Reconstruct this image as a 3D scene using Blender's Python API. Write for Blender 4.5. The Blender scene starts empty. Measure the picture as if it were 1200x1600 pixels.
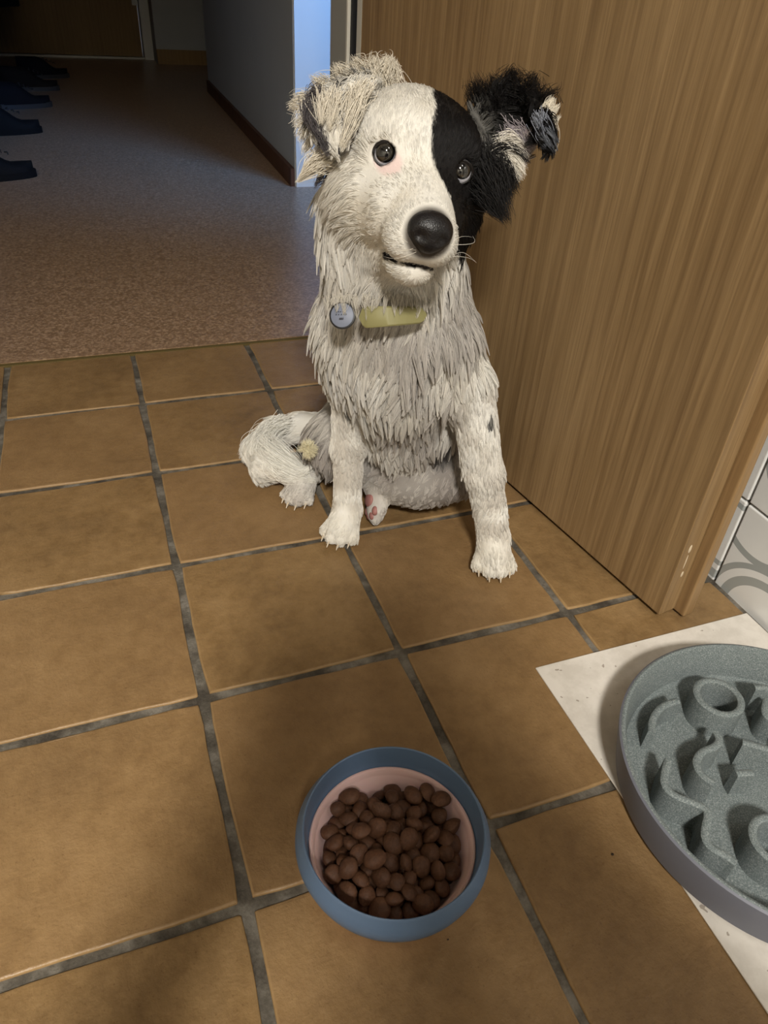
import bpy, math, random
import numpy as np
from mathutils import Vector, Matrix
from mathutils.kdtree import KDTree

S = bpy.context.scene
COL = S.collection
rng = np.random.default_rng(7)
random.seed(7)

# ------------------------------------------------------------------ camera
FPX, YAW, PITCH, ROLL = 1133.72, .391741, .637705, .0698838
CAM = np.array([-.02166, -.26668, .55958])
cy_, sy_, cp_, sp_ = math.cos(YAW), math.sin(YAW), math.cos(PITCH), math.sin(PITCH)
FW = np.array([sy_*cp_, cy_*cp_, -sp_]); r0 = np.array([cy_, -sy_, 0.]); u0 = np.cross(r0, FW)
RT = math.cos(ROLL)*r0 + math.sin(ROLL)*u0; UP = -math.sin(ROLL)*r0 + math.cos(ROLL)*u0
cam = bpy.data.cameras.new('camera'); cam.sensor_fit = 'VERTICAL'; cam.sensor_height = 36
cam.lens = FPX/1600*36; cam.clip_start = .01; cam.clip_end = 60
camo = bpy.data.objects.new('camera', cam); COL.objects.link(camo)
M = Matrix.Identity(4)
for k in range(3):
    M[k][0] = RT[k]; M[k][1] = UP[k]; M[k][2] = -FW[k]; M[k][3] = CAM[k]
camo.matrix_world = M
S.camera = camo

# ------------------------------------------------------------------ world, lights, exposure
w = bpy.data.worlds.new('world'); S.world = w; w.use_nodes = True
w.node_tree.nodes['Background'].inputs[0].default_value = (.85, .9, 1, 1)
w.node_tree.nodes['Background'].inputs[1].default_value = .10
def area(name, loc, target, size, power, color, sy=None):
    l = bpy.data.lights.new(name, 'AREA'); l.energy = power; l.color = color; l.size = size
    if sy: l.shape = 'RECTANGLE'; l.size_y = sy
    o = bpy.data.objects.new(name, l); COL.objects.link(o); o.location = loc
    o.rotation_euler = (Vector(target)-Vector(loc)).to_track_quat('-Z', 'Y').to_euler()
    return o
LAMP = (-.55, -2.0, 2.36)
cl_ = area('ceiling_lamp_light', LAMP, (-.50, -1.8, 0), .32, 80, (1, .955, .88)); cl_.data.spread = math.radians(140)
LAMP2 = (.50, -.75, 2.2)
area('added_side_light', LAMP2, (.45, -.3, 0), .10, 4.5, (1, .95, .88), .5)  # unseen second lamp, added to bring weak light from the right
sd = area('daylight_side_room', (1.02, 1.20, 1.3), (.67, 2.12, .5), .4, 5.0, (.15, .40, 1), .8); sd.data.spread = math.radians(70)
S.view_settings.view_transform = 'Standard'; S.view_settings.look = 'None'
S.view_settings.gamma = 1; S.view_settings.use_curve_mapping = False
S.view_settings.exposure = 0.56

# ------------------------------------------------------------------ helpers
def mat(name, color=(.5, .5, .5), rough=.6, metal=0, spec=.5, coat=0, sub=0):
    m = bpy.data.materials.new(name); m.use_nodes = True
    b = m.node_tree.nodes['Principled BSDF']
    b.inputs['Base Color'].default_value = (*color, 1); b.inputs['Roughness'].default_value = rough
    b.inputs['Metallic'].default_value = metal; b.inputs['Specular IOR Level'].default_value = spec
    b.inputs['Coat Weight'].default_value = coat; b.inputs['Coat Roughness'].default_value = .05
    if sub:
        b.inputs['Subsurface Weight'].default_value = sub; b.inputs['Subsurface Scale'].default_value = .004
    return m
class G:
    """small node-graph helper"""
    def __init__(s, m): s.m = m; s.t = m.node_tree; s.b = s.t.nodes['Principled BSDF']
    def n(s, kind, props=None, **inp):
        nd = s.t.nodes.new(kind)
        for k, v in (props or {}).items(): setattr(nd, k, v)
        for k, v in inp.items():
            key = k.replace('_', ' ')
            if key not in nd.inputs:
                key = int(k[1:])
            s.put(nd.inputs[key], v)
        return nd
    def put(s, sock, v):
        if hasattr(v, 'node'): s.t.links.new(v, sock)
        else: sock.default_value = v
    def coord(s, scale=(1, 1, 1), loc=(0, 0, 0), rot=(0, 0, 0)):
        c = s.n('ShaderNodeTexCoord')
        mp = s.n('ShaderNodeMapping', Vector=c.outputs['Object'], Scale=scale, Location=loc, Rotation=rot)
        return mp.outputs[0]
    def noise(s, vec, scale, detail=4, rough=.55, dist=0):
        return s.n('ShaderNodeTexNoise', Vector=vec, Scale=scale, Detail=detail, Roughness=rough, Distortion=dist).outputs[0]
    def ramp(s, fac, stops, interp='LINEAR'):
        r = s.n('ShaderNodeValToRGB', Fac=fac); e = r.color_ramp; e.interpolation = interp
        while len(e.elements) < len(stops): e.elements.new(.5)
        for el, (p, c) in zip(e.elements, stops): el.position = p; el.color = (*c, 1) if len(c) == 3 else c
        return r.outputs[0]
    def mix(s, fac, a, b, mode='MIX'):
        nd = s.n('ShaderNodeMix', {'data_type': 'RGBA', 'blend_type': mode})
        s.put(nd.inputs[0], fac); s.put(nd.inputs[6], a if hasattr(a, 'node') else (*a, 1)); s.put(nd.inputs[7], b if hasattr(b, 'node') else (*b, 1))
        return nd.outputs[2]
    def math(s, op, a, b=0., c=0.):
        nd = s.n('ShaderNodeMath', {'operation': op}); s.put(nd.inputs[0], a); s.put(nd.inputs[1], b); s.put(nd.inputs[2], c)
        return nd.outputs[0]
    def bump(s, h, strength=.3, dist=.001):
        s.put(s.b.inputs['Normal'], s.n('ShaderNodeBump', Height=h, Strength=strength, Distance=dist).outputs[0])
    def color(s, c): s.put(s.b.inputs['Base Color'], c)
    def rough(s, c): s.put(s.b.inputs['Roughness'], c)
def lin(r, g, b): return tuple((c/255/12.92 if c/255 <= .04045 else ((c/255+.055)/1.055)**2.4) for c in (r, g, b))

class MB:
    def __init__(s): s.v = []; s.f = []
    def add(s, vs, fs):
        o = len(s.v); s.v += [tuple(map(float, p)) for p in vs]; s.f += [tuple(i+o for i in f) for f in fs]; return s
    def box(s, x0, x1, y0, y1, z0, z1):
        return s.add([(x0, y0, z0), (x1, y0, z0), (x1, y1, z0), (x0, y1, z0), (x0, y0, z1), (x1, y0, z1), (x1, y1, z1), (x0, y1, z1)],
                     [(0, 3, 2, 1), (4, 5, 6, 7), (0, 1, 5, 4), (1, 2, 6, 5), (2, 3, 7, 6), (3, 0, 4, 7)])
    def lathe(s, prof, n=64, c=(0, 0)):
        vs = []; fs = []; m = len(prof)
        for i in range(n):
            a = 2*math.pi*i/n
            for r, z in prof: vs.append((c[0]+r*math.cos(a), c[1]+r*math.sin(a), z))
        for i in range(n):
            j = (i+1) % n
            for k in range(m-1): fs.append((i*m+k, j*m+k, j*m+k+1, i*m+k+1))
        return s.add(vs, fs)
    def sweep(s, path, sect, closed=False):
        """sweep a cross-section [(side, z)] along a plan path [(x, y)]"""
        P = [np.array(p, float) for p in path]; n = len(P); m = len(sect); vs = []
        for i, p in enumerate(P):
            a = P[(i-1) % n] if closed or i > 0 else P[i]; b = P[(i+1) % n] if closed or i < n-1 else P[i]
            t = b-a; t /= max(np.linalg.norm(t), 1e-9); nrm = np.array([-t[1], t[0]])
            for w_, z in sect: q = p+nrm*w_; vs.append((q[0], q[1], z))
        fs = []
        for i in range(n if closed else n-1):
            j = (i+1) % n
            for k in range(m-1): fs.append((i*m+k, j*m+k, j*m+k+1, i*m+k+1))
        if not closed: fs += [tuple(range(m)), tuple(range((n-1)*m, n*m))[::-1]]
        return s.add(vs, fs)
    def tube(s, path, rad, n=10, cap=True):
        P = [Vector(p) for p in path]; R = rad if hasattr(rad, '__len__') else [rad]*len(P); vs = []; up = None
        for i, p in enumerate(P):
            t = (P[min(i+1, len(P)-1)]-P[max(i-1, 0)]).normalized()
            if up is None: up = Vector((0, 0, 1)) if abs(t.z) < .9 else Vector((1, 0, 0))
            a = t.cross(up).normalized(); b = a.cross(t); up = b
            for k in range(n):
                th = 2*math.pi*k/n; vs.append(p+R[i]*(math.cos(th)*a+math.sin(th)*b))
        fs = [(i*n+k, i*n+(k+1) % n, (i+1)*n+(k+1) % n, (i+1)*n+k) for i in range(len(P)-1) for k in range(n)]
        if cap: fs += [tuple(range(n))[::-1], tuple(range((len(P)-1)*n, len(P)*n))]
        return s.add(vs, fs)
    def ball(s, c, r, nu=16, nv=10, R=None):
        r = (r, r, r) if not hasattr(r, '__len__') else r; R = R if R is not None else np.eye(3)
        vs = []; fs = []
        for j in range(nv+1):
            ph = math.pi*j/nv
            for i in range(nu):
                th = 2*math.pi*i/nu
                p = R @ np.array([r[0]*math.sin(ph)*math.cos(th), r[1]*math.sin(ph)*math.sin(th), r[2]*math.cos(ph)])
                vs.append(np.array(c)+p)
        for j in range(nv):
            for i in range(nu):
                k = (i+1) % nu
                fs.append((j*nu+i, (j+1)*nu+i, (j+1)*nu+k, j*nu+k))
        return s.add(vs, fs)
    def build(s, name, m, parent=None, bevel=0, smooth=True, **tags):
        me = bpy.data.meshes.new(name); me.from_pydata(s.v, [], s.f); me.validate(); me.update()
        me.materials.append(m)
        if smooth:
            me.polygons.foreach_set('use_smooth', [True]*len(me.polygons)); me.set_sharp_from_angle(angle=math.radians(38))
        o = bpy.data.objects.new(name, me); COL.objects.link(o)
        if bevel:
            b = o.modifiers.new('bevel', 'BEVEL'); b.width = bevel; b.segments = 2; b.limit_method = 'ANGLE'; b.harden_normals = True
        if parent: o.parent = parent
        for k, v in tags.items(): o[k] = v
        return o
def empty(name, loc=(0, 0, 0), parent=None, rz=0, **tags):
    o = bpy.data.objects.new(name, None); COL.objects.link(o); o.location = loc; o.rotation_euler.z = rz; o.empty_display_size = .05
    if parent: o.parent = parent
    for k, v in tags.items(): o[k] = v
    return o
def struct(name, mb, m, parent=None, **kw):
    return mb.build(name, m, parent, smooth=False, kind='structure', **kw)
# ray through a point of the 1200x1600 frame, used to place real points by distance or height
def ray(px, py): return FW + (px-600)/FPX*RT + (800-py)/FPX*UP
def at_depth(px, py, d): return CAM + d*ray(px, py)
def at_z(px, py, z):
    r = ray(px, py); return CAM + (z-CAM[2])/r[2]*r

# ------------------------------------------------------------------ materials
m_tile = mat('terracotta_tile', rough=.42, spec=.4); g = G(m_tile)
v = g.coord(); oi = g.n('ShaderNodeObjectInfo').outputs['Random']
geo = g.n('ShaderNodeNewGeometry').outputs['Position']
c1 = g.ramp(g.noise(geo, 9, 5, .6), [(.3, lin(108, 84, 54)), (.5, lin(131, 103, 66)), (.7, lin(152, 123, 84))])
c2 = g.mix(.35, c1, g.ramp(g.noise(geo, 60, 4, .7), [(.3, lin(94, 70, 42)), (.7, lin(158, 130, 90))]))
c3 = g.mix(g.math('MULTIPLY', oi, .35), c2, lin(138, 108, 76))
edge = g.n('ShaderNodeAttribute', {'attribute_name': 'edge'}).outputs['Fac']
sp = g.noise(geo, 420, 2, .5); spk = g.math('GREATER_THAN', sp, .69)
c4 = g.mix(g.math('MULTIPLY', spk, .35), c3, lin(86, 56, 28))
c4 = g.mix(g.math('MULTIPLY', edge, .3), c4, lin(172, 142, 98))
g.color(c4); g.rough(g.ramp(g.noise(geo, 35, 3), [(.3, (.36,)*3), (.7, (.5,)*3)]))
g.bump(g.mix(.5, g.noise(geo, 55, 4, .6), g.noise(geo, 260, 3, .6)), .55, .0022)

m_grout = mat('grout', rough=.9); g = G(m_grout); geo = g.n('ShaderNodeNewGeometry').outputs['Position']
g.color(g.ramp(g.noise(geo, 28, 5, .7), [(.35, lin(56, 50, 42)), (.5, lin(88, 82, 72)), (.66, lin(124, 118, 108))]))
g.bump(g.noise(geo, 300, 3), .6, .0015)

m_lino = mat('linoleum', rough=.34, spec=.5); g = G(m_lino); geo = g.n('ShaderNodeNewGeometry').outputs['Position']
g.color(g.mix(.5, g.ramp(g.noise(geo, 190, 3, .7), [(.36, lin(114, 89, 66)), (.5, lin(148, 118, 90)), (.62, lin(202, 172, 142))]),
              g.ramp(g.noise(geo, 70, 4, .7), [(.35, lin(114, 91, 71)), (.7, lin(158, 132, 108))])))
g.bump(g.noise(geo, 240, 3), .12, .001)

def wood(name, dark, mid, light, rough=.45):
    m = mat(name, rough=rough, spec=.4); g = G(m)
    big = g.noise(g.coord((5.5, 5.5, .55)), 1.5, 3, .5, .6)
    rings = g.n('ShaderNodeTexWave', {'wave_type': 'BANDS', 'bands_direction': 'X'}, Vector=g.coord((9, 9, .9)), Scale=1.3, Distortion=9., Detail=3, Detail_Scale=.7).outputs['Color']
    fine = g.noise(g.coord((120, 120, 3.2)), 1.4, 5, .65, .4)
    hair = g.noise(g.coord((420, 420, 7)), 1.3, 3, .6, .2)
    c = g.ramp(big, [(.3, dark), (.5, mid), (.72, light)])
    c = g.mix(.34, c, g.ramp(rings, [(.1, dark), (.5, mid), (.9, light)]))
    c = g.mix(.5, c, g.ramp(fine, [(.34, dark), (.5, mid), (.66, light)]))
    c = g.mix(g.math('MULTIPLY', g.ramp(hair, [(.36, (1,)*3), (.5, (0,)*3)]), .35), c, dark)
    g.color(c); g.bump(fine, .12, .0006)
    return m
m_door = wood('oak_laminate', lin(108, 84, 56), lin(138, 112, 77), lin(162, 135, 97))
m_dooredge = wood('oak_edge_band', lin(112, 86, 56), lin(138, 110, 74), lin(150, 122, 84))
m_walnut = wood('brown_wood_skirting', lin(60, 34, 18), lin(84, 50, 28), lin(100, 62, 36), .5)
m_front = wood('front_door_wood', lin(120, 92, 48), lin(140, 108, 58), lin(150, 118, 66), .5)
m_chip = mat('chipped_laminate', lin(196, 178, 150), .7)

def plaster(name, c, bs=.15):
    m = mat(name, c, .85, spec=.2); g = G(m); geo = g.n('ShaderNodeNewGeometry').outputs['Position']
    g.color(g.mix(.12, c, g.ramp(g.noise(geo, 6, 4), [(.3, tuple(x*.7 for x in c)), (.7, c)])))
    g.bump(g.noise(geo, 120, 4, .7), bs, .001); return m
m_wall = plaster('hall_plaster', lin(178, 178, 174))
m_kwall = plaster('kitchen_plaster', lin(205, 200, 188))
m_ceil = plaster('ceiling_paint', lin(225, 222, 215))
m_white = mat('white_frame_paint', lin(212, 208, 196), .4)
m_grey = mat('grey_frame_paint', lin(158, 156, 148), .45)
m_seal = mat('black_rubber_seal', lin(12, 14, 20), .6)
m_strip = mat('shaded_threshold_strip', lin(92, 78, 40), .6)  # edge trim, its colour also stands for shade cast by the linoleum edge
m_steel = mat('brushed_threshold', lin(130, 128, 120), .4, .8)

m_wt = mat('glazed_wall_tile', rough=.12, spec=.6); g = G(m_wt)
co = g.n('ShaderNodeTexCoord').outputs['Object']; sx = g.n('ShaderNodeSeparateXYZ', Vector=co)
acc = None
base = g.mix(.3, lin(236, 236, 234), g.ramp(g.noise(co, 12, 3), [(.3, lin(216, 218, 216)), (.7, lin(244, 244, 240))]))
for (yy, zz, rr, wd) in ((.020, -.020, .062, .006), (.020, -.020, .082, .004), (-.09, .05, .07, .007), (-.09, .05, .05, .004), (.07, .09, .055, .005)):
    dy = g.math('SUBTRACT', sx.outputs[1], yy); dz = g.math('SUBTRACT', sx.outputs[2], zz)
    d = g.math('SQRT', g.math('ADD', g.math('MULTIPLY', dy, dy), g.math('MULTIPLY', g.math('MULTIPLY', dz, dz), 1.5)))
    k = g.math('LESS_THAN', g.math('ABSOLUTE', g.math('SUBTRACT', d, rr)), wd)
    acc = k if acc is None else g.math('MAXIMUM', acc, k)
g.color(g.mix(acc, base, lin(168, 172, 170)))

m_mat = mat('white_board', rough=.4, spec=.4); g = G(m_mat); geo = g.n('ShaderNodeNewGeometry').outputs['Position']
c = g.mix(.35, lin(214, 208, 198), g.ramp(g.noise(geo, 22, 6, .7), [(.38, lin(176, 168, 158)), (.56, lin(220, 214, 206))]))
c = g.mix(g.math('MULTIPLY', g.math('GREATER_THAN', g.noise(geo, 130, 2, .5), .72), .6), c, lin(110, 92, 74)); g.color(c)

m_feed = mat('slate_speckled_plastic', rough=.75, spec=.3); g = G(m_feed); geo = g.n('ShaderNodeNewGeometry').outputs['Position']
g.color(g.mix(.55, lin(102, 110, 110), g.ramp(g.noise(geo, 900, 3, .7), [(.36, lin(72, 80, 80)), (.5, lin(102, 110, 110)), (.64, lin(156, 162, 160))])))
g.bump(g.noise(geo, 900, 3, .7), .5, .0008)
m_feedout = mat('slate_smooth_plastic', rough=.55, spec=.35); g = G(m_feedout); geo = g.n('ShaderNodeNewGeometry').outputs['Position']
g.color(g.mix(.15, lin(104, 106, 116), g.ramp(g.noise(geo, 30, 4), [(.3, lin(88, 90, 98)), (.7, lin(116, 118, 126))])))

m_blue = mat('blue_silicone', lin(92, 114, 142), .42, spec=.4); m_pink = mat('pink_silicone', lin(218, 184, 180), .5, spec=.3, sub=.1)
m_kib = mat('kibble', rough=.62, spec=.35); g = G(m_kib); geo = g.coord(); oi = g.n('ShaderNodeObjectInfo').outputs['Random']
c = g.mix(oi, lin(70, 44, 28), lin(92, 60, 40)); c = g.mix(.4, c, g.ramp(g.noise(geo, 350, 4, .7), [(.3, lin(50, 30, 18)), (.7, lin(106, 70, 46))]))
g.color(c); g.bump(g.noise(geo, 500, 4, .7), .5, .0008)

# ------------------------------------------------------------------ kitchen floor: grout bed and single tiles
T = .2
floor_o = struct('floor', MB().box(-1.7, .62, -2.6, .985, -.03, -.0026), m_grout)
def tile_mesh(seed):
    r = random.Random(seed); n = 9; h = T/2-.0043; pts = []; cor = .006
    for side in range(4):
        for k in range(n):
            t = -.982+1.964*k/(n-1)
            j = .0011*(r.random()-.5)+.0007*math.sin(3*t+seed+side)
            e = h+j
            if k in (0, n-1): e -= .0009
            x, y = t*h, -e
            a = side*math.pi/2
            pts.append((x*math.cos(a)-y*math.sin(a), x*math.sin(a)+y*math.cos(a)))
    N = len(pts); vs = []; fs = []
    rings = [(1.0, -.006), (1.0, -.0013), (.992, -.0004), (.978, 0.)]
    for s_, z in rings:
        for x, y in pts: vs.append((x*s_, y*s_, z+(.0003*(r.random()-.5) if z > -.001 else 0)))
    for k in range(3):
        for i in range(N):
            j = (i+1) % N; fs.append((k*N+i, k*N+j, (k+1)*N+j, (k+1)*N+i))
    fs.append(tuple(range(3*N, 4*N)))
    me = bpy.data.meshes.new('tile'); me.from_pydata(vs, [], fs); me.materials.append(m_tile)
    at = me.attributes.new('edge', 'FLOAT', 'POINT')
    for i in range(len(vs)): at.data[i].value = 1. if N <= i < 3*N else 0.
    me.polygons.foreach_set('use_smooth', [True]*(3*N)+[False]); return me
tmeshes = [tile_mesh(k) for k in range(6)]
for i in range(-5, 3):
    for j in range(-5, 5):
        y1 = (j+.5)*T; x1 = (i+.5)*T
        o = bpy.data.objects.new('tile', tmeshes[(i*3+j*5) % 6]); COL.objects.link(o); o.parent = floor_o
        o.location = (x1+random.uniform(-.0006, .0006), y1+random.uniform(-.0006, .0006), random.uniform(-.0004, .0003))
        o.rotation_euler.z = random.choice((0, 1, 2, 3))*math.pi/2+random.uniform(-.003, .003)

# hall floor and threshold
hall = struct('floor_hall', MB().box(-.62, 1.9, .992, 6.1, -.03, .003), m_lino)
struct('trim_1', MB().box(-.395, .39, .984, .994, -.02, .0015), m_strip, label='thin brown threshold strip, darkened for the shade under the edge of the linoleum')

# ------------------------------------------------------------------ walls
struct('wall_right', MB().box(.609, .75, -2.6, .95, 0, 2.45), m_grout)
wr = bpy.data.objects['wall_right']
tm = MB().box(-.006, 0, -.0985, .0985, -.0985, .0985)
tmesh = None
for jy in range(-3, 4):
    for kz in range(0, 5):
        if tmesh is None:
            o = tm.build('tile', m_wt, wr, bevel=.0015, smooth=False); tmesh = o.data
        else:
            o = bpy.data.objects.new('tile', tmesh); COL.objects.link(o); o.parent = wr
            b = o.modifiers.new('bevel', 'BEVEL'); b.width = .0015; b.segments = 2
        zc = .113-.1+kz*.2
        o.location = (.609, .197-.1+jy*.2, zc)
wbk = MB().box(-1.7, -.41, .93, 1.06, 0, 2.45).box(-.41, .41, .93, 1.06, 2.02, 2.45).box(.41, .75, .93, 1.06, 0, 2.45)
struct('wall_back', wbk, m_kwall)
struct('wall_left', MB().box(-1.8, -1.7, -2.6, 1.06, 0, 2.45), m_kwall)
struct('wall_front', MB().box(-1.8, .75, -2.7, -2.6, 0, 2.45), m_kwall)
struct('ceiling', MB().box(-1.8, 2.4, -2.7, 6.2, 2.45, 2.55), m_ceil)
# hall walls
hl = MB().box(-.62, -.5, 1.06, 6.1, 0, 2.45)
struct('wall_hall_left', hl, m_wall)
hr = MB()
def quad_wall(mb, p0, p1, th, z0=0, z1=2.45):
    p0 = np.array(p0); p1 = np.array(p1); t = (p1-p0)/np.linalg.norm(p1-p0); n = np.array([t[1], -t[0]])*th
    a, b, c, d = p0, p1, p1+n, p0+n
    mb.add([(*a, z0), (*b, z0), (*c, z0), (*d, z0), (*a, z1), (*b, z1), (*c, z1), (*d, z1)],
           [(0, 3, 2, 1), (4, 5, 6, 7), (0, 1, 5, 4), (1, 2, 6, 5), (2, 3, 7, 6), (3, 0, 4, 7)]); return mb
quad_wall(hr, (.585, 2.125), (.655, 4.2), .14)
struct('wall_hall_right', hr, m_wall)
struct('wall_hall_recess', MB().box(.86, 1.0, 4.2, 6.1, 0, 2.45).box(.655, .86, 4.2, 4.22, 0, 2.45), m_wall)
struct('wall_hall_end', MB().box(.52, .9, 5.42, 5.9, 0, 2.45).box(-.62, .52, 5.78, 5.9, 2.1, 2.45), m_wall)
struct('wall_side_room', MB().box(.72, 1.9, 2.6, 2.7, 0, 2.45).box(1.9, 2.4, -.2, 2.7, 0, .7).box(1.9, 2.4, 2.2, 2.7, .7, 2.45).box(1.9, 2.4, -.2, .7, .7, 2.45).box(.62, 1.9, 1.0, 1.06, 0, 2.45), m_wall)
# skirtings
bb = MB(); quad_wall(bb, (.572, 2.125), (.642, 4.2), .013, .003, .055); struct('baseboard_right', bb, m_walnut)
struct('baseboard_recess', MB().box(.848, .86, 4.22, 5.42, .003, .06), m_walnut)
struct('baseboard_end', MB().box(.52, .86, 5.405, 5.42, .003, .085), m_front)
# kitchen door frame: jamb with stepped rebate, seal and hall side plate
jf = empty('trim_2', (0, 0, 0), kind='structure', label='painted steel frame of the open kitchen door')
MB().box(.386, .43, .935, .958, 0, 2.02).build('frame_edge', m_white, jf, bevel=.002, smooth=False, label='cream front edge of the frame')
MB().box(.392, .43, .958, .975, 0, 2.02).build('rebate', m_grey, jf, smooth=False)
MB().box(.394, .43, .975, 1.012, 0, 2.02).build('seal', m_seal, jf, smooth=False, label='black rubber seal')
MB().box(.389, .43, 1.012, 1.020, 0, 2.02).build('lip', m_white, jf, bevel=.001, smooth=False, label='cream inner lip of the frame')
MB().box(.390, .43, 1.020, 1.105, 0, 2.02).build('side_plate', m_grey, jf, smooth=False)
MB().box(-.43, -.40, .935, 1.105, 0, 2.02).build('side_plate', m_grey, jf, smooth=False)
# reveal of the side room doorway (far jamb catches daylight)
struct('trim_3', MB().box(.588, .735, 2.117, 2.1245, .003, 2.02), m_white, label='white jamb of the side room doorway')

# ------------------------------------------------------------------ kitchen door leaf, standing open
A = np.array([.4922, .1608]); H = np.array([.384, .93]); dl = (H-A); wd = np.linalg.norm(dl)
th = math.atan2(dl[1], dl[0])
leaf = empty('door_1', (A[0], A[1], 0), rz=th, kind='structure', label='open oak laminate kitchen door beside the dog')
# local x runs along the leaf to the hinge, local -y points away from the camera side
MB().box(0, wd, -.025, 0, .006, 2.0).build('leaf_panel', m_door, leaf, bevel=.0012, smooth=False)
MB().box(-.013, wd, -.040, -.0252, .003, 2.0).build('overlap_lip', m_dooredge, leaf, bevel=.0025, smooth=False)
for (x, z, sx_, sz_) in ((.0003, .098, .0022, .0055), (.0003, .062, .0018, .004), (.0002, .080, .0008, .010)):
    MB().ball((-.0003, -.0127+.004*random.random(), z), (.0006, sx_, sz_), 8, 6).build('chip', m_chip, leaf, label='pale chip in the door edge')

# front door at the end of the hall
fd = empty('door_2', (-.1, 5.72, 0), kind='structure', label='wooden front door at the dark end of the hall')
MB().box(-.42, .555, 0, .05, .012, 2.05).build('leaf_panel', m_front, fd, bevel=.003, smooth=False)
MB().box(-.42, .60, -.06, .0, .003, .014).build('sill_plate', m_steel, fd, smooth=False, label='metal threshold under the front door')
MB().box(.56, .62, -.09, .05, .003, 2.1).build('door_frame', m_white, fd, bevel=.003, smooth=False, label='white frame post')
MB().box(.525, .565, -.02, 0, .30, .33).build('hinge', m_steel, fd, smooth=False)

# ------------------------------------------------------------------ white board under the feeder
mp = [(.3235, .1375), (.597, .137), (.600, -.42), (.322, -.418)]
mb = MB(); mb.add([(x, y, .0004) for x, y in mp]+[(x, y, .0022) for x, y in mp], [(0, 3, 2, 1), (4, 5, 6, 7), (0, 1, 5, 4), (1, 2, 6, 5), (2, 3, 7, 6), (3, 0, 4, 7)])
# (placed on tiles; corner order keeps normals outward)
mb.build('feeding_mat', m_mat, None, bevel=.0007, smooth=False, label='flat white mat lying on the brown tiles under the grey feeder', category='mat')

# ------------------------------------------------------------------ slow feeder
FC = (.4465, -.056)
fe = empty('slow_feeder', (FC[0], FC[1], .0022), label='round grey slow feeder bowl with raised maze ridges, on white mat', category='feeder')
MB().lathe([(.0001, .0), (.128, 0), (.1318, .003), (.1392, .0425), (.1392, .0455), (.1375, .0468)], 128).build('outer_wall', m_feedout, fe, label='smooth blue grey outer wall')
MB().lathe([(.1378, .0466), (.1360, .0472), (.1340, .0462), (.1325, .043), (.1270, .0125), (.1235, .0095), (.0001, .0090)], 128).build('inner_dish', m_feed, fe, label='speckled inner dish with pale rim')
def R5(pts, z=.040):   # plan points traced on the ridge tops
    out = []
    for x, y in pts:
        p = at_z(840+x/2.667, 940+y/2.667, z+.0022); out.append((p[0]-FC[0], p[1]-FC[1]))
    return out
def smooth_path(P, closed=False, it=2):
    P = [np.array(p) for p in P]
    for _ in range(it):
        Q = [] if closed else [P[0]]
        n = len(P)
        for i in range(n if closed else n-1):
            a, b = P[i], P[(i+1) % n]; Q += [a*.75+b*.25, a*.25+b*.75]
        if not closed: Q.append(P[-1])
        P = Q
    return P
def ridge(pts, ztop=.040, w_=.0031, closed=False, it=2, label=None):
    P = smooth_path(pts, closed, it)
    sect = [(w_*1.22, .0085), (w_*1.05, ztop-.0016), (w_*.75, ztop-.0006), (0, ztop), (-w_*.75, ztop-.0006), (-w_*1.05, ztop-.0016), (-w_*1.22, .0085)]
    return MB().sweep(P, sect, closed).build('ridge', m_feed, fe, **({'label': label} if label else {}))
def ring(c, r, ztop=.040):
    return ridge([(c[0]+r*math.cos(a), c[1]+r*math.sin(a)) for a in np.linspace(0, 2*math.pi, 28)[:-1]], ztop, closed=True, it=1, label='ring shaped ridge')
c0 = (.4467-FC[0], .0270-FC[1]); ring(c0, .0198)
c1_ = (.3945-FC[0], -.1020-FC[1]); ring(c1_, .0198)
ridge(R5([(588, 408), (530, 425), (492, 462), (478, 505), (478, 540)], .034), .034)
ridge(R5([(748, 540), (764, 572), (745, 600), (690, 618), (662, 655), (672, 700), (705, 733), (740, 752)]), it=3)
ridge(R5([(548, 655), (535, 700), (527, 757), (565, 802), (650, 832), (705, 855), (716, 890), (703, 935), (700, 985), (725, 1022), (785, 1050), (832, 1086)]), it=3)
ridge(R5([(828, 712), (865, 708), (900, 710)], .036), .036)
ridge(R5([(855, 580), (960, 608), (1060, 640), (1090, 700)]), it=2)
ridge(R5([(905, 352), (960, 352), (1040, 372)]), it=1); ridge(R5([(958, 405), (945, 470), (1000, 500)], .038), .038, it=2)
for a0 in (-.5, -1.25): ring((.082*math.cos(a0), .082*math.sin(a0)), .0166)
for a0 in (.35, -.05, -.85, -1.6):
    ridge([(.1*math.cos(a0+t)+.006*math.sin(9*t), .1*math.sin(a0+t)) for t in np.linspace(-.16, .16, 7)], .036)
ridge([(.02, -.02), (.045, -.03), (.05, -.06), (.03, -.075)], .036, it=3)
ridge([(.012, .0), (.03, .03), (.062, .03), (.07, .0)], .036, it=3)

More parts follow.
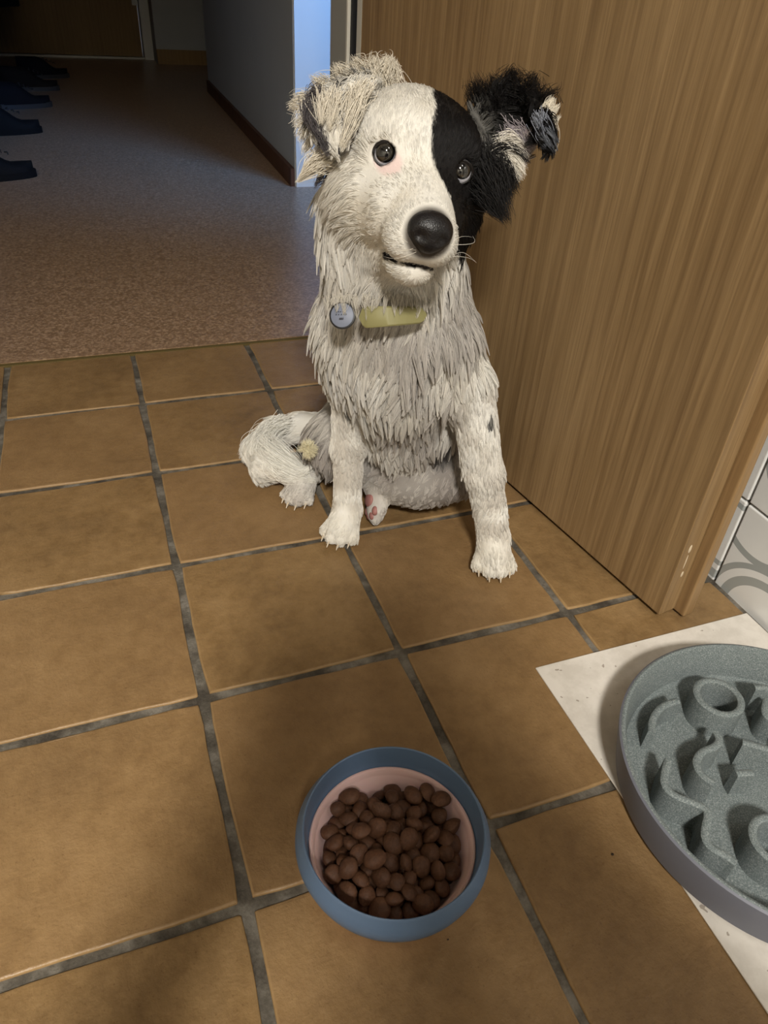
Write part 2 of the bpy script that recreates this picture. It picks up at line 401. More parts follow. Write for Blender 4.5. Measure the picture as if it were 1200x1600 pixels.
# ------------------------------------------------------------------ travel bowl
BC = (.1125, -.004)
bo = empty('food_bowl', (BC[0], BC[1], 0), label='small round blue and pink food bowl full of brown kibble', category='bowl')
MB().lathe([(.0592, .0200), (.0655, .0235), (.0710, .0310), (.0732, .0390), (.0728, .0450), (.0705, .0500), (.0687, .0530), (.0680, .0548), (.0672, .0554), (.0664, .0547), (.0658, .050),
            (.0648, .040), (.0640, .035), (.0630, .0325), (.0618, .0318)], 96).build('rim', m_blue, bo, label='blue rounded rim')
MB().lathe([(.0001, .0), (.054, 0), (.0578, .0015), (.0588, .005), (.0590, .012), (.0592, .0202)], 96).build('foot', m_pink, bo, label='pink foot')
MB().lathe([(.0634, .0330), (.0625, .0350), (.0612, .0352), (.0600, .034), (.0590, .0300), (.0582, .0285), (.0570, .0272), (.0535, .018), (.0495, .0085), (.046, .0062), (.0001, .0060)], 96).build('liner', m_pink, bo, label='pink inner liner')

# ------------------------------------------------------------------ kibble
KIB = [(-432,52,118,69), (-176,222,215,70), (415,-235,213,62), (61,276,267,64), (-316,-193,315,61), (-21,-473,208,63), (-88,119,222,69), (-200,-385,121,72), (232,-177,121,72), (-285,336,112,61), (-28,-69,216,65), (-191,464,311,71), (-90,-99,116,66), (70,-272,171,65), (133,-256,330,70), (484,191,356,71), (-255,46,113,62), (161,406,117,67), (148,-331,235,62), (-144,-141,214,62), (-318,204,227,67), (434,92,302,63), (-182,68,293,70), (-246,201,115,65), (235,146,348,62), (-15,216,401,68), (-54,22,289,63), (267,17,185,61), (-456,-55,188,72), (39,-167,220,63), (-240,119,199,62), (-476,59,242,66), (139,356,300,60), (454,-120,216,70), (-131,-393,301,61), (190,-47,112,61), (-131,337,259,72), (190,72,117,67), (221,128,226,72), (-188,-122,397,71), (312,-74,119,69), (83,120,112,61), (147,-399,118,68), (235,343,237,61), (-181,297,111,60), (269,341,120,70), (241,-316,322,64), (-444,-254,323,69), (358,250,117,67), (-20,-204,119,70), (-19,-48,383,68), (-389,-116,378,72), (273,38,300,66), (-174,-222,312,71), (243,-169,302,70), (-218,108,409,67), (124,95,303,66), (-82,-430,116,65), (175,196,118,68), (-235,-119,282,63), (-406,137,306,66), (287,-67,365,68), (181,-48,306,64), (263,240,190,63), (409,-163,112,62), (-213,-68,120,70), (249,-401,229,71), (-131,0,194,70), (417,295,318,69), (142,300,178,68), (-8,-334,112,61), (487,-20,292,71), (100,175,214,66), (251,-273,207,69), (-299,88,323,62), (-85,112,366,69), (-337,127,113,62), (-341,-41,121,72), (-351,66,216,69), (345,98,221,67), (-339,-123,222,68), (-248,298,279,63), (8,157,294,66), (315,195,282,61), (356,41,114,64), (24,-283,279,64), (-287,-165,113,62), (52,355,116,65), (169,-282,112,61), (-355,-261,112,61), (137,-457,225,64), (-234,400,203,72), (-9,368,223,69), (152,-200,220,65), (108,-178,113,63), (35,-438,113,62), (-34,9,116,65), (-278,-28,349,68), (-48,242,219,70), (-180,-312,224,66), (36,231,120,71), (190,39,396,70), (289,301,338,71), (-238,187,317,64), (-344,323,212,66), (231,-89,209,62), (-254,-14,227,67), (119,-92,188,61), (-14,-392,312,66), (-146,-49,306,62), (174,444,233,66), (-148,409,113,62), (-148,-453,208,60), (-149,96,116,65), (-76,-237,226,65), (-493,-90,306,67), (47,-380,210,62), (348,320,217,66), (-34,437,114,64), (97,194,362,61), (325,-160,207,65), (368,-27,232,68), (-30,316,332,64), (291,145,119,69), (344,-265,119,70), (-79,-296,327,60), (-30,126,113,63), (30,-91,114,64), (-116,228,327,67), (66,458,177,66), (62,-28,289,67), (90,7,112,61), (146,17,214,64), (-449,-172,232,62), (-118,-286,119,69), (-65,319,118,69), (259,-353,114,64), (-431,163,184,71), (-420,252,268,62), (-174,-181,111,61), (-68,-356,210,65), (106,-60,402,68), (-67,-144,311,72), (-257,-217,216,66), (393,-105,321,62), (-361,245,117,68), (-392,-275,216,61), (-102,458,216,70), (51,-493,299,64), (-309,393,301,62), (28,-203,364,62), (458,52,187,70), (-247,-412,266,71), (27,62,364,63), (183,242,286,72), (420,210,220,71), (414,143,115,64), (-243,-270,112,61), (107,-138,309,62), (435,-49,116,66), (-307,-304,287,63), (-111,208,113,62), (-383,-29,287,64), (352,-327,265,71), (356,-212,307,61), (31,66,207,71), (-307,-345,176,66), (-407,-154,119,69)]
def kib_mesh(seed):
    r = np.random.default_rng(seed); mb = MB(); nu, nv = 16, 10; vs = []
    ex = r.uniform(.9, 1.1, 2); ph = r.uniform(0, 6.28, 4)
    mb.ball((0, 0, 0), 1., nu, nv); V = np.array(mb.v)
    n = 1+.035*np.sin(3*V[:, 0]+ph[0])+.03*np.sin(4*V[:, 1]+ph[1])+.03*np.sin(5*V[:, 2]+2*V[:, 0]+ph[2])
    V = V*n[:, None]; s = np.sign(V[:, 2])*np.abs(V[:, 2])**1.25*.70
    V = np.c_[V[:, 0]*1.09*ex[0], V[:, 1]*1.04*ex[1], s]
    mb.v = [tuple(p) for p in V*.0069]; return mb
kmeshes = []
for k, (x, y, z, r) in enumerate(KIB):
    if k < 7:
        o = kib_mesh(k).build('kibble', m_kib); kmeshes.append(o.data)
    else:
        o = bpy.data.objects.new('kibble', kmeshes[k % 7]); COL.objects.link(o)
    o.location = (BC[0]+x*1e-4, BC[1]+y*1e-4, z*1e-4); o.scale = (r/67,)*3
    o.rotation_euler = (random.gauss(0, .55), random.gauss(0, .55), random.uniform(0, 6.28))
    o['label'] = 'brown round kibble piece heaped in the blue and pink bowl'; o['category'] = 'kibble'; o['group'] = 'kibble in the food bowl'

# ------------------------------------------------------------------ dog: body surface as one smooth blended field
DO = np.array([.269, .326, 0.]); DF = np.array([-.56, -.83, 0.]); DF /= np.linalg.norm(DF); DR = np.array([-DF[1], DF[0], 0.]); DU = np.array([0, 0, 1.])
def W3(r, f, u): return DO + r*DR + f*DF + u*DU            # dog frame (right, forward, up) -> world
# head frame: a = along the muzzle, b = towards the right of the picture, c = up
E0 = W3(-.0215, .045, .4420)
tc = CAM-E0; tc /= np.linalg.norm(tc)
def rot(v, ax, ang): return np.array(Matrix.Rotation(ang, 3, Vector(ax)) @ Vector(v))
hb = RT-(RT@tc)*tc; hb /= np.linalg.norm(hb); hc = np.cross(hb, -tc); hc = np.cross(tc, hb)
HA = tc.copy(); HB = rot(hb, tc, -math.radians(12)); HC = rot(hc, tc, -math.radians(12))
HA = rot(HA, HC, math.radians(13)); HB = rot(HB, HC, math.radians(13))
HA2 = rot(HA, HB, math.radians(5)); HC = rot(HC, HB, math.radians(5)); HA = HA2
if (np.cross(HB, HC) @ HA) < 0: pass
def WH(a, b, c): return E0 + a*HA + b*HB + c*HC
ED = (E0-CAM) @ FW
def HW(px, py, da=0): return at_depth(px, py, ED-da)       # a point on the sight line at the head's distance, da nearer
def LH(P):  # world -> head coordinates
    D = P-E0; return D@HA, D@HB, D@HC
def LD(P):
    D = P-DO; return D@DR, D@DF, D@DU

# a primitive: kind, points, radii, blend, flow (world vector or None = along capsule), fur length, lift, region
PR = []
def cap(p, q, r1, r2, k=.02, flow=None, L=.012, lift=.25, reg='body'):
    PR.append(dict(t='cap', p=np.array(p), q=np.array(q), r1=r1, r2=r2, k=k, flow=np.array(flow if flow is not None else np.array(q)-np.array(p), float), L=L, lift=lift, reg=reg))
def ell(c, rad, ax, k=.015, flow=(0, 0, -1), L=.01, lift=.25, reg='body'):
    PR.append(dict(t='ell', c=np.array(c), rad=np.array(rad), ax=np.array(ax), k=k, flow=np.array(flow, float), L=L, lift=lift, reg=reg))
DAX = (DR, DF, DU); HAX = (HA, HB, HC); dn = -DU
# trunk
cap(W3(-0.0530, -.050, .250), W3(-0.0410, -.130, .160), .070, .078, .03, dn+.1*DF, .024, .42, 'chest')
cap(W3(-0.0390, -.130, .150), W3(-0.0310, -.170, .090), .076, .070, .03, dn, .013, .22, 'belly')
ell(W3(-0.0490, -.028, .235), (.060, .046, .060), DAX, .03, dn+.25*DF, .026, .44, 'chest')
cap(W3(-0.0490, -.050, .200), W3(-0.0440, -.070, .130), .046, .040, .03, dn, .018, .42, 'chest')
ell(W3(-.030, -.105, .062), (.070, .055, .046), DAX, .02, -DR*.3+dn*.5-DF*.3, .010, .2, 'belly')
cap(W3(-0.0990, -.030, .262), W3(-0.1010, -.040, .215), .036, .024, .025, dn, .020, .42, 'chest')
cap(W3(-.0020, -.035, .262), W3(.0230, -.040, .215), .037, .026, .025, dn, .022, .42, 'chest')
# neck
cap(W3(-0.0530, -.035, .290), W3(-0.0610, -.012, .385), .064, .055, .03, dn+.15*DF, .027, .42, 'neck')
# fore legs
cap(W3(-0.0965, -.036, .215), W3(-0.0985, -.036, .120), .0215, .0175, .014, dn, .009, .26, 'leg')
cap(W3(-0.0985, -.036, .120), W3(-0.0965, -.036, .036), .0175, .0165, .010, dn, .0085, .24, 'leg')
cap(W3(0.0310, -.034, .225), W3(0.0605, -.034, .120), .0235, .0205, .014, dn, .012, .28, 'leg')
cap(W3(0.0605, -.034, .120), W3(0.0825, -.034, .036), .0198, .0180, .010, dn, .0095, .25, 'leg')
def paw(c, fwd, side, s=1., reg='paw', up=DU):
    c = np.array(c)
    ax = (side, fwd, up)
    ell(c+up*.0155*s, (.0190*s, .0240*s, .0150*s), ax, .010, fwd-.3*up, .0068, .26, reg)
    cap(c-fwd*.012*s+up*.030*s, c+fwd*.006*s+up*.018*s, .0150*s, .0150*s, .010, fwd*.4-up, .0078, .26, reg)
    tips = []
    for k, (b, fo) in enumerate(((-.0170, .012), (-.0062, .020), (.0062, .020), (.0170, .0115))):
        cap(c+side*b*.8*s+fwd*.002*s+up*.0165*s, c+side*b*s+fwd*fo*s+up*.0100*s, .0076*s, .0082*s, .0012, fwd-.35*up, .0055, .22, reg)
        tips.append(c+side*b*s+fwd*(fo+.0065)*s+up*.0072*s)
    return tips
TIPS = []
fl_ = DF*.97-DR*.12; fl_ /= np.linalg.norm(fl_); sl_ = np.array([-fl_[1], fl_[0], 0])
TIPS += [(p, fl_) for p in paw(W3(-.0975, -.022, .001), fl_, sl_)]
fr_ = DF*.95+DR*.22; fr_ /= np.linalg.norm(fr_); sr_ = np.array([-fr_[1], fr_[0], 0])
TIPS += [(p, fr_) for p in paw(W3(.0870, -.022, .001), fr_, sr_, 1.06)]
# haunches, hind legs
cap(W3(-.085, -.175, .100), W3(-.125, -.105, .085), .060, .045, .025, dn+.3*DF-.3*DR, .020, .3, 'haunch')
cap(W3(.012, -.165, .085), W3(.020, -.115, .070), .052, .036, .025, dn, .014, .25, 'haunch')
cap(W3(-.125, -.105, .075), W3(-.155, -.145, .035), .026, .018, .014, dn, .012, .25, 'haunch')
cap(W3(-.155, -.140, .024), W3(-.174, -.098, .018), .0150, .0150, .012, DF-.2*dn, .006, .2, 'paw')
fh_ = DF*.96-DR*.1; fh_ /= np.linalg.norm(fh_); sh_ = np.array([-fh_[1], fh_[0], 0])
TIPS += [(p, fh_) for p in paw(W3(-.1720, -.080, .001), fh_, sh_, .92, 'hindpaw')]
# near hind foot rolled on its side below the chest, sole showing
cap(W3(-.052, -.125, .060), W3(-.070, -.082, .042), .0200, .0155, .014, DF*.6+dn*.6, .007, .2, 'hindpaw')
hf = DR*.10+DF*.62-DU*.70; hf /= np.linalg.norm(hf)
hs = DR*.50+DF*.66+DU*.45; hs = hs-(hs@hf)*hf; hs /= np.linalg.norm(hs); hn = np.cross(hs, hf)
if hn @ DR < 0: hn = -hn
RF0 = W3(-.0660, -.0640, .0265)
ell(RF0, (.0165, .026, .0125), (hs, hf, hn), .010, hf, .005, .16, 'hindpaw')
for b, fo in ((-.013, .008), (-.0045, .0135), (.0045, .0135), (.013, .0085)):
    cap(RF0+hs*b*.8, RF0+hs*b+hf*fo-hn*.001, .0064, .0064, .0028, hf, .004, .14, 'hindpaw')
# tail wrapped round the left hip
tp = [at_z(470, 668, .040), at_z(432, 676, .034), at_z(406, 704, .030), at_z(415, 727, .029), at_z(448, 733, .030), at_z(484, 736, .034)]
tr = [.016, .020, .021, .0185, .0150, .008]
cap(W3(-.050, -.225, .050), tp[0], .026, .020, .02, tp[0]-W3(-.05, -.225, .05), .014, .12, 'tail')
for k in range(5): cap(tp[k], tp[k+1], tr[k], tr[k+1], .014, tp[k+1]-tp[k], .014, .07, 'tail')
# head
ell(WH(-.050, 0, .006), (.058, .0550, .0440), HAX, .012, -HA*.8+HC*.1, .0095, .26, 'head')
for s in (-1, 1):
    ell(WH(-.018, s*.023, .010), (.020, .0210, .0180), HAX, .016, -HA*.6+HC*.8, .006, .24, 'head')
    ell(WH(-.042, s*.036, -.032), (.036, .0290, .0345), HAX, .021, -HA*.5-HC*.6+s*HB*.8, .018, .36, 'cheek')
    ell(WH(.004, s*.0245, -.040), (.026, .0160, .0230), HAX, .018, -HA*.7-HC*.5+s*HB*.6, .008, .25, 'cheek')
    ell(WH(.043, s*.0120, -.0500), (.021, .0155, .0145), HAX, .008, -HA*.8-HC*.4+s*HB*.3, .0045, .2, 'muzzle')
cap(WH(-.014, 0, -.022), WH(.052, 0, -.0370), .0345, .0205, .020, -HA*.9+HC*.3, .0050, .2, 'muzzle')
cap(WH(-.020, 0, -.066), WH(.038, 0, -.0715), .0270, .0125, .006, -HA*.7-HC*.5, .0065, .24, 'muzzle')
ell(WH(.028, 0, -.0720), (.026, .0205, .0120), HAX, .006, -HA*.8-HC*.3, .005, .2, 'muzzle')
cap(WH(-.045, 0, -.045), W3(-.052, -.010, .360), .044, .054, .03, dn-.1*DF, .022, .36, 'throat')
PATCH = []
def bil(grid, nu, nv):
    g_ = np.array([[HW(*p) for p in row] for row in grid]); V_, U_ = g_.shape[:2]; out = []
    for v in np.linspace(0, V_-1, nv):
        i = min(int(v), V_-2); fv = v-i
        # smooth interpolation along v (Catmull-Rom)
        i0, i3 = max(i-1, 0), min(i+2, V_-1); P0, P1, P2, P3 = g_[i0], g_[i], g_[i+1], g_[i3]
        row = .5*((2*P1)+(-P0+P2)*fv+(2*P0-5*P1+4*P2-P3)*fv**2+(-P0+3*P1-3*P2+P3)*fv**3)
        for u in np.linspace(0, U_-1, nu):
            j = min(int(u), U_-2); fu = u-j; out.append(row[j]*(1-fu)+row[j+1]*fu)
    return np.array(out).reshape(nv, nu, 3)
earL = bil([[(612, 150, -.035), (585, 160, -.045), (548, 180, -.06)],
            [(600, 124, -.032), (560, 118, -.030), (506, 145, -.045)],
            [(574, 145, -.012), (532, 155, -.008), (482, 168, -.028)],
            [(552, 182, -.003), (524, 195, .000), (488, 200, -.012)],
            [(541, 218, .000), (522, 226, .002), (500, 218, -.006)]], 14, 16)
earR = bil([[(728, 200, -.035), (752, 240, -.035), (766, 290, -.035)],
            [(752, 160, -.042), (786, 212, -.060), (782, 282, -.050)],
            [(790, 140, -.042), (820, 186, -.062), (808, 262, -.050)],
            [(838, 160, -.034), (846, 186, -.045), (834, 218, -.042)],
            [(856, 188, -.016), (852, 200, -.012), (842, 214, -.018)],
            [(860, 222, -.010), (857, 226, -.008), (852, 228, -.010)]], 14, 18)
for e, nm in ((earL, 'earL'), (earR, 'earR')):
    fv = np.gradient(e, axis=0)
    PR.append(dict(t='patch', pts=e.reshape(-1, 3), fl=fv.reshape(-1, 3), r=.0036, k=.004, L=.013, lift=.24, reg=nm, flow=np.zeros(3)))

def dist(pr, X):
    if pr['t'] == 'cap':
        pa = X-pr['p']; ba = pr['q']-pr['p']; h = np.clip((pa@ba)/(ba@ba), 0, 1)
        return np.linalg.norm(pa-h[..., None]*ba, axis=-1)-(pr['r1']+(pr['r2']-pr['r1'])*h)
    if pr['t'] == 'ell':
        D = X-pr['c']; q = np.stack([D@pr['ax'][i] for i in range(3)], -1)
        k0 = np.linalg.norm(q/pr['rad'], axis=-1); k1 = np.linalg.norm(q/pr['rad']**2, axis=-1)
        return k0*(k0-1)/np.maximum(k1, 1e-6)
    sh = X.shape[:-1]; Y = X.reshape(-1, 3); best = np.full(len(Y), 9.)
    for p in pr['pts']: best = np.minimum(best, ((Y-p)**2).sum(1))
    return (np.sqrt(best)-pr['r']).reshape(sh)
EYES = [WH(-.0052, -.0300, .0000), WH(-.0038, .0302, .0000)]
def make_field(PR, VX, pad=.03, carves=()):
    allp = np.concatenate([np.array([p['p'], p['q']]) if p['t'] == 'cap' else (p['pts'] if p['t'] == 'patch' else p['c'][None]) for p in PR])
    mr = max(max(p.get('r1', 0), p.get('r2', 0), max(p['rad']) if 'rad' in p else 0) for p in PR)+pad
    lo = allp.min(0)-mr; hi = allp.max(0)+mr; lo[2] = -.01
    dims = np.ceil((hi-lo)/VX).astype(int)+1
    FLD = np.full(dims, .05, np.float32)
    axs = [lo[i]+VX*np.arange(dims[i]) for i in range(3)]
    def block(c0, c1):
        a = np.clip(np.floor((c0-lo)/VX).astype(int), 0, dims); b = np.clip(np.ceil((c1-lo)/VX).astype(int)+1, 0, dims)
        sl = tuple(slice(a[i], b[i]) for i in range(3))
        return sl, np.stack(np.meshgrid(*[axs[i][sl[i]] for i in range(3)], indexing='ij'), -1).astype(np.float32)
    for pr in PR:
        if pr['t'] == 'cap': P = np.array([pr['p'], pr['q']]); r = max(pr['r1'], pr['r2'])
        elif pr['t'] == 'ell': P = pr['c'][None]; r = pr['rad'].max()
        else: P = pr['pts']; r = pr['r']
        m_ = r+pr['k']+.012; sl, X = block(P.min(0)-m_, P.max(0)+m_); d = dist(pr, X); f0 = FLD[sl]; k = pr['k']
        h = np.maximum(k-np.abs(d-f0), 0)/k
        FLD[sl] = np.minimum(d, f0)-h*h*k*.25
    for c, r, k in carves:
        c = np.array(c); sl, X = block(c-r-.006, c+r+.006); d = r-np.linalg.norm(X-c, axis=-1); f0 = FLD[sl]
        h = np.maximum(k-np.abs(d-f0), 0)/k; FLD[sl] = np.maximum(d, f0)+h*h*k*.25
    cl = axs[2] < .0012
    FLD[:, :, cl] = np.maximum(FLD[:, :, cl], .001)
    return FLD, lo
HPR = [p for p in PR if p['reg'] in ('muzzle', 'cheek', 'head')]
def mouth_pts(n=36):
    """lip line: walk outwards from inside the jaw to the skin"""
    th = np.linspace(-66, 66, n)*math.pi/180; s = np.abs(th)/th[-1]
    X = np.array([WH(.008, 0, -.0645-.005*s_) for s_ in s]); D = np.array([HA*math.cos(t)+HB*math.sin(t) for t in th])
    r = np.full(n, .004)
    for _ in range(40): r += np.min([dist(p, X+D*r[:, None]) for p in HPR], 0)*-.8
    r += .0016*(1-s); return list(zip(X+D*r[:, None], s))
def surface_nets(F, lo, vx):
    ins = F < 0; nx, ny, nz = F.shape
    c = np.zeros((nx-1, ny-1, nz-1), np.int8)
    for dx in (0, 1):
        for dy in (0, 1):
            for dz in (0, 1): c += ins[dx:nx-1+dx, dy:ny-1+dy, dz:nz-1+dz]
    act = (c > 0) & (c < 8); idx = np.argwhere(act); num = -np.ones(c.shape, np.int64); num[act] = np.arange(len(idx))
    acc = np.zeros((len(idx), 3)); cnt = np.zeros(len(idx))
    cor = [(x, y, z) for x in (0, 1) for y in (0, 1) for z in (0, 1)]
    for a in cor:
        for ax in range(3):
            if a[ax]: continue
            b = list(a); b[ax] = 1
            fa = F[idx[:, 0]+a[0], idx[:, 1]+a[1], idx[:, 2]+a[2]]; fb = F[idx[:, 0]+b[0], idx[:, 1]+b[1], idx[:, 2]+b[2]]
            m_ = (fa < 0) != (fb < 0); t = fa/np.where(m_, fa-fb, 1)
            p = np.array(a, float)[None]+np.zeros((len(idx), 3)); p[:, ax] += t
            acc[m_] += p[m_]; cnt[m_] += 1
    V = (idx+acc/cnt[:, None])*vx+lo; quads = []
    for ax in range(3):
        o1, o2 = [(1, 2), (2, 0), (0, 1)][ax]
        s0 = [slice(None)]*3; s1 = [slice(None)]*3; s0[ax] = slice(0, -1); s1[ax] = slice(1, None)
        A_, B_ = ins[tuple(s0)], ins[tuple(s1)]; e = np.argwhere(A_ != B_)
        e = e[(e[:, o1] > 0) & (e[:, o2] > 0) & (e[:, o1] < F.shape[o1]-1) & (e[:, o2] < F.shape[o2]-1)]
        flip = A_[e[:, 0], e[:, 1], e[:, 2]]
        def cell(d1, d2): q = e.copy(); q[:, o1] -= d1; q[:, o2] -= d2; return num[q[:, 0], q[:, 1], q[:, 2]]
        Q = np.stack([cell(1, 1), cell(0, 1), cell(0, 0), cell(1, 0)], 1)
        Q[~flip] = Q[~flip][:, ::-1]; quads.append(Q)
    return V, np.concatenate(quads)
def net_mesh(name, V, Q):
    me = bpy.data.meshes.new(name)
    me.vertices.add(len(V)); me.vertices.foreach_set('co', V.ravel())
    me.loops.add(len(Q)*4); me.loops.foreach_set('vertex_index', Q.ravel().astype(np.int32))
    me.polygons.add(len(Q)); me.polygons.foreach_set('loop_start', np.arange(0, len(Q)*4, 4, dtype=np.int32))
    me.update(calc_edges=True); me.validate()
    me.polygons.foreach_set('use_smooth', [True]*len(me.polygons)); return me
carves = [(e+HA*.0025, .0104, .002) for e in EYES]+[(p, .0014+.0010*(1-s), .0010) for p, s in mouth_pts(70)]
V, Q = surface_nets(*make_field(PR, .0022, carves=carves), .0022)
body_me = net_mesh('dog', V, Q)
NV = len(V); NRM = np.zeros((NV, 3)); body_me.vertices.foreach_get('normal', bn := np.zeros(NV*3)); NRM = bn.reshape(-1, 3)

# region weights at the surface vertices
Dm = np.stack([dist(p, V) if p['t'] != 'patch' else np.full(NV, 9.) for p in PR], 1)
for j, p in enumerate(PR):
    if p['t'] == 'patch':
        near = np.where(np.all((V > p['pts'].min(0)-.02) & (V < p['pts'].max(0)+.02), 1))[0]
        dd = ((V[near][:, None]-p['pts'][None])**2).sum(2); k_ = dd.argmin(1)
        Dm[near, j] = np.sqrt(dd.min(1))-p['r']; p['near'] = near; p['kk'] = k_
Wt = np.exp(-np.clip(Dm-Dm.min(1, keepdims=True), 0, .1)/.006); Wt /= Wt.sum(1, keepdims=True)
Lv = Wt@np.array([p['L'] for p in PR]); lift = Wt@np.array([p['lift'] for p in PR])
fn = np.array([p['flow']/max(np.linalg.norm(p['flow']), 1e-9) for p in PR]); FL = Wt@fn
for j, p in enumerate(PR):
    if p['t'] == 'patch':
        f_ = p['fl'][p['kk']]; f_ = f_/np.linalg.norm(f_, axis=1, keepdims=True); FL[p['near']] += Wt[p['near'], j][:, None]*f_
regs = [p['reg'] for p in PR]
def regw(*names): return Wt[:, [i for i, r in enumerate(regs) if r in names]].sum(1)
def vnoise(P, sc, seed=0):
    """cheap smooth value noise"""
    Q_ = P*sc+seed*17.3; i = np.floor(Q_).astype(np.int64); f = Q_-i; f = f*f*(3-2*f); o = 0
    for a in (0, 1):
        for b in (0, 1):
            for c in (0, 1):
                n = (i[:, 0]+a)*73856093 ^ (i[:, 1]+b)*19349663 ^ (i[:, 2]+c)*83492791; n = (n ^ (n >> 13))*1274126177 & 0x7fffffff
                o = o+((n % 10007)/10007.)*(f[:, 0] if a else 1-f[:, 0])*(f[:, 1] if b else 1-f[:, 1])*(f[:, 2] if c else 1-f[:, 2])
    return o
def smst(x, a, b): t = np.clip((x-a)/(b-a), 0, 1); return t*t*(3-2*t)
def coat(P, R):
    """natural coat colours at points P; R = dict of region weights"""
    a, b, c = LH(P); r, f, u = LD(P)
    n1 = vnoise(P, 60, 1); n2 = vnoise(P, 160, 2); n3 = vnoise(P, 25, 3)
    white = np.array(lin(240, 238, 232)); cream = np.array(lin(222, 214, 198)); dirt = np.array(lin(158, 149, 143)); black = np.array(lin(20, 18, 18)); pink = np.array(lin(206, 160, 158)); grey = np.array(lin(104, 104, 112))
    C = white[None]+(cream-white)[None]*(.1+.6*n1)[:, None]
    mixc = lambda C, col, m_: C+(col[None]-C)*np.clip(m_, 0, 1)[:, None]
    torso = R['chest']+R['belly']+R['neck']+R['haunch']
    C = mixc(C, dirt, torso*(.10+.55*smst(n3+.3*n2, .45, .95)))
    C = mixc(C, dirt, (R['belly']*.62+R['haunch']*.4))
    C = mixc(C, dirt, (R['leg'])*.35*smst(n1, .35, .8)); C = mixc(C, cream, R['paw']*.5*n2)
    C = mixc(C, dirt, R['hindpaw']*(.25+.5*n2))
    C = mixc(C, grey, R['tail']*.06)
    # black half of the face
    bd = np.where(a < .005, .0035, .0035+.55*(a-.005)); bd = bd-.0075*np.exp(-((c-.002)/.028)**2)+.0025*(n2-.5)+np.where(c < -.02, .12*(-.02-c), 0)
    headw = R['head']+R['cheek']+R['muzzle']+.8*R['throat']
    bk = smst(b-bd, -.0008, .0012)*(c > -.060+.10*np.clip(a, 0, 1)+.012*(n1-.5))*np.clip(headw*1.6, 0, 1)*(b < .09)*(a < .06)
    C = mixc(C, black, bk)
    # ears
    er = R['earR']; C = mixc(C, black, er)
    el = R['earL']; st = smst(vnoise(np.c_[b*3.2, c*.8, a*1.5], 55, 5), .56, .7); C = mixc(C, grey*.45, el*st*.8)
    # dark mottles on elbow and belly
    for (rr, ff, uu, rad) in ((-.096, -.005, .178, .012), (.014, -.066, .112, .022), (.060, -.02, .195, .006)):
        d_ = np.sqrt((r-rr)**2+(f-ff)**2+(u-uu)**2); C = mixc(C, black*2, (1-smst(d_, rad*.6, rad*1.2))*.9)
    return C
Rg = {n: regw(n) for n in ('chest', 'belly', 'neck', 'haunch', 'leg', 'paw', 'hindpaw', 'tail', 'head', 'cheek', 'muzzle', 'throat', 'earL', 'earR')}
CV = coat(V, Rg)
a_, b_, c_ = LH(V)
# pink skin round the left eye, dark lips, pads, inner ear
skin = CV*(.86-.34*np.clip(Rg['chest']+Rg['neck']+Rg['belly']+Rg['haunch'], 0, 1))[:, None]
def paint(mask, col): 
    mk = np.clip(mask, 0, 1)[:, None]; skin[:] = skin*(1-mk)+np.array(col)[None]*mk
pk = lambda A_, B_, C_: (1-smst(np.sqrt((B_+.0282)**2+((C_+.0050)*1.1)**2+(A_*.4)**2), .0085, .0128))*(A_ > -.03)*.42
paint(pk(a_, b_, c_), lin(222, 172, 172))
for e in EYES:
    dd = np.linalg.norm(V-(e+HA*.006), axis=1); paint(1-smst(dd, .0088, .0106), lin(24, 18, 18))
mp_ = np.array([p for p, s in mouth_pts(80)]); md = np.sqrt(((V[:, None]-mp_[None])**2).sum(2).min(1)) if NV < 1 else np.full(NV, 9.)
hm = np.where((a_ > -.03) & (np.abs(b_) < .05) & (c_ < -.03) & (c_ > -.09))[0]
md[hm] = np.sqrt(((V[hm][:, None]-mp_[None])**2).sum(2).min(1)); paint(1-smst(md, .0026, .0042), lin(26, 22, 24))
lc_ = np.sqrt(((a_-.054)/1.6)**2+(b_/2.0)**2+((c_+.0655)/.33)**2); paint(1-smst(lc_, .0058, .0078), lin(28, 24, 26))
dn_ = np.linalg.norm(V-WH(.066, 0, -.039), axis=1); paint(1-smst(dn_, .016, .021), lin(70, 64, 58))
er_in = np.zeros(NV); i_ = PR[-1]; pin = np.array([HW(808, 236, -.045), HW(800, 258, -.045), HW(815, 220, -.05)])
dpi = np.sqrt(((V[:, None]-pin[None])**2).sum(2).min(1)); facing = (NRM@tc) > .1
inner = (1-smst(dpi, .008, .015))*facing*Rg['earR']; paint(inner, lin(206, 176, 172))
gl = np.linalg.norm(V-HW(852, 208, -.012), axis=1); tipg = (1-smst(gl, .006, .013))*Rg['earR']; 
sole = hn*-1
ca = body_me.attributes.new('coat', 'FLOAT_COLOR', 'POINT'); ca.data.foreach_set('color', np.c_[skin, np.ones(NV)].ravel().astype(np.float32))
m_body = mat('dog_skin_and_undercoat', rough=.7, spec=.25); g = G(m_body)
g.color(g.n('ShaderNodeAttribute', {'attribute_name': 'coat'}).outputs['Color']); g.bump(g.noise(g.n('ShaderNodeNewGeometry').outputs['Position'], 600, 3), .3, .001)
body_me.materials.append(m_body)
dog = bpy.data.objects.new('dog', body_me); COL.objects.link(dog)
dog['label'] = 'wet shaggy white puppy with one black face half, sitting on brown tiles'; dog['category'] = 'dog'

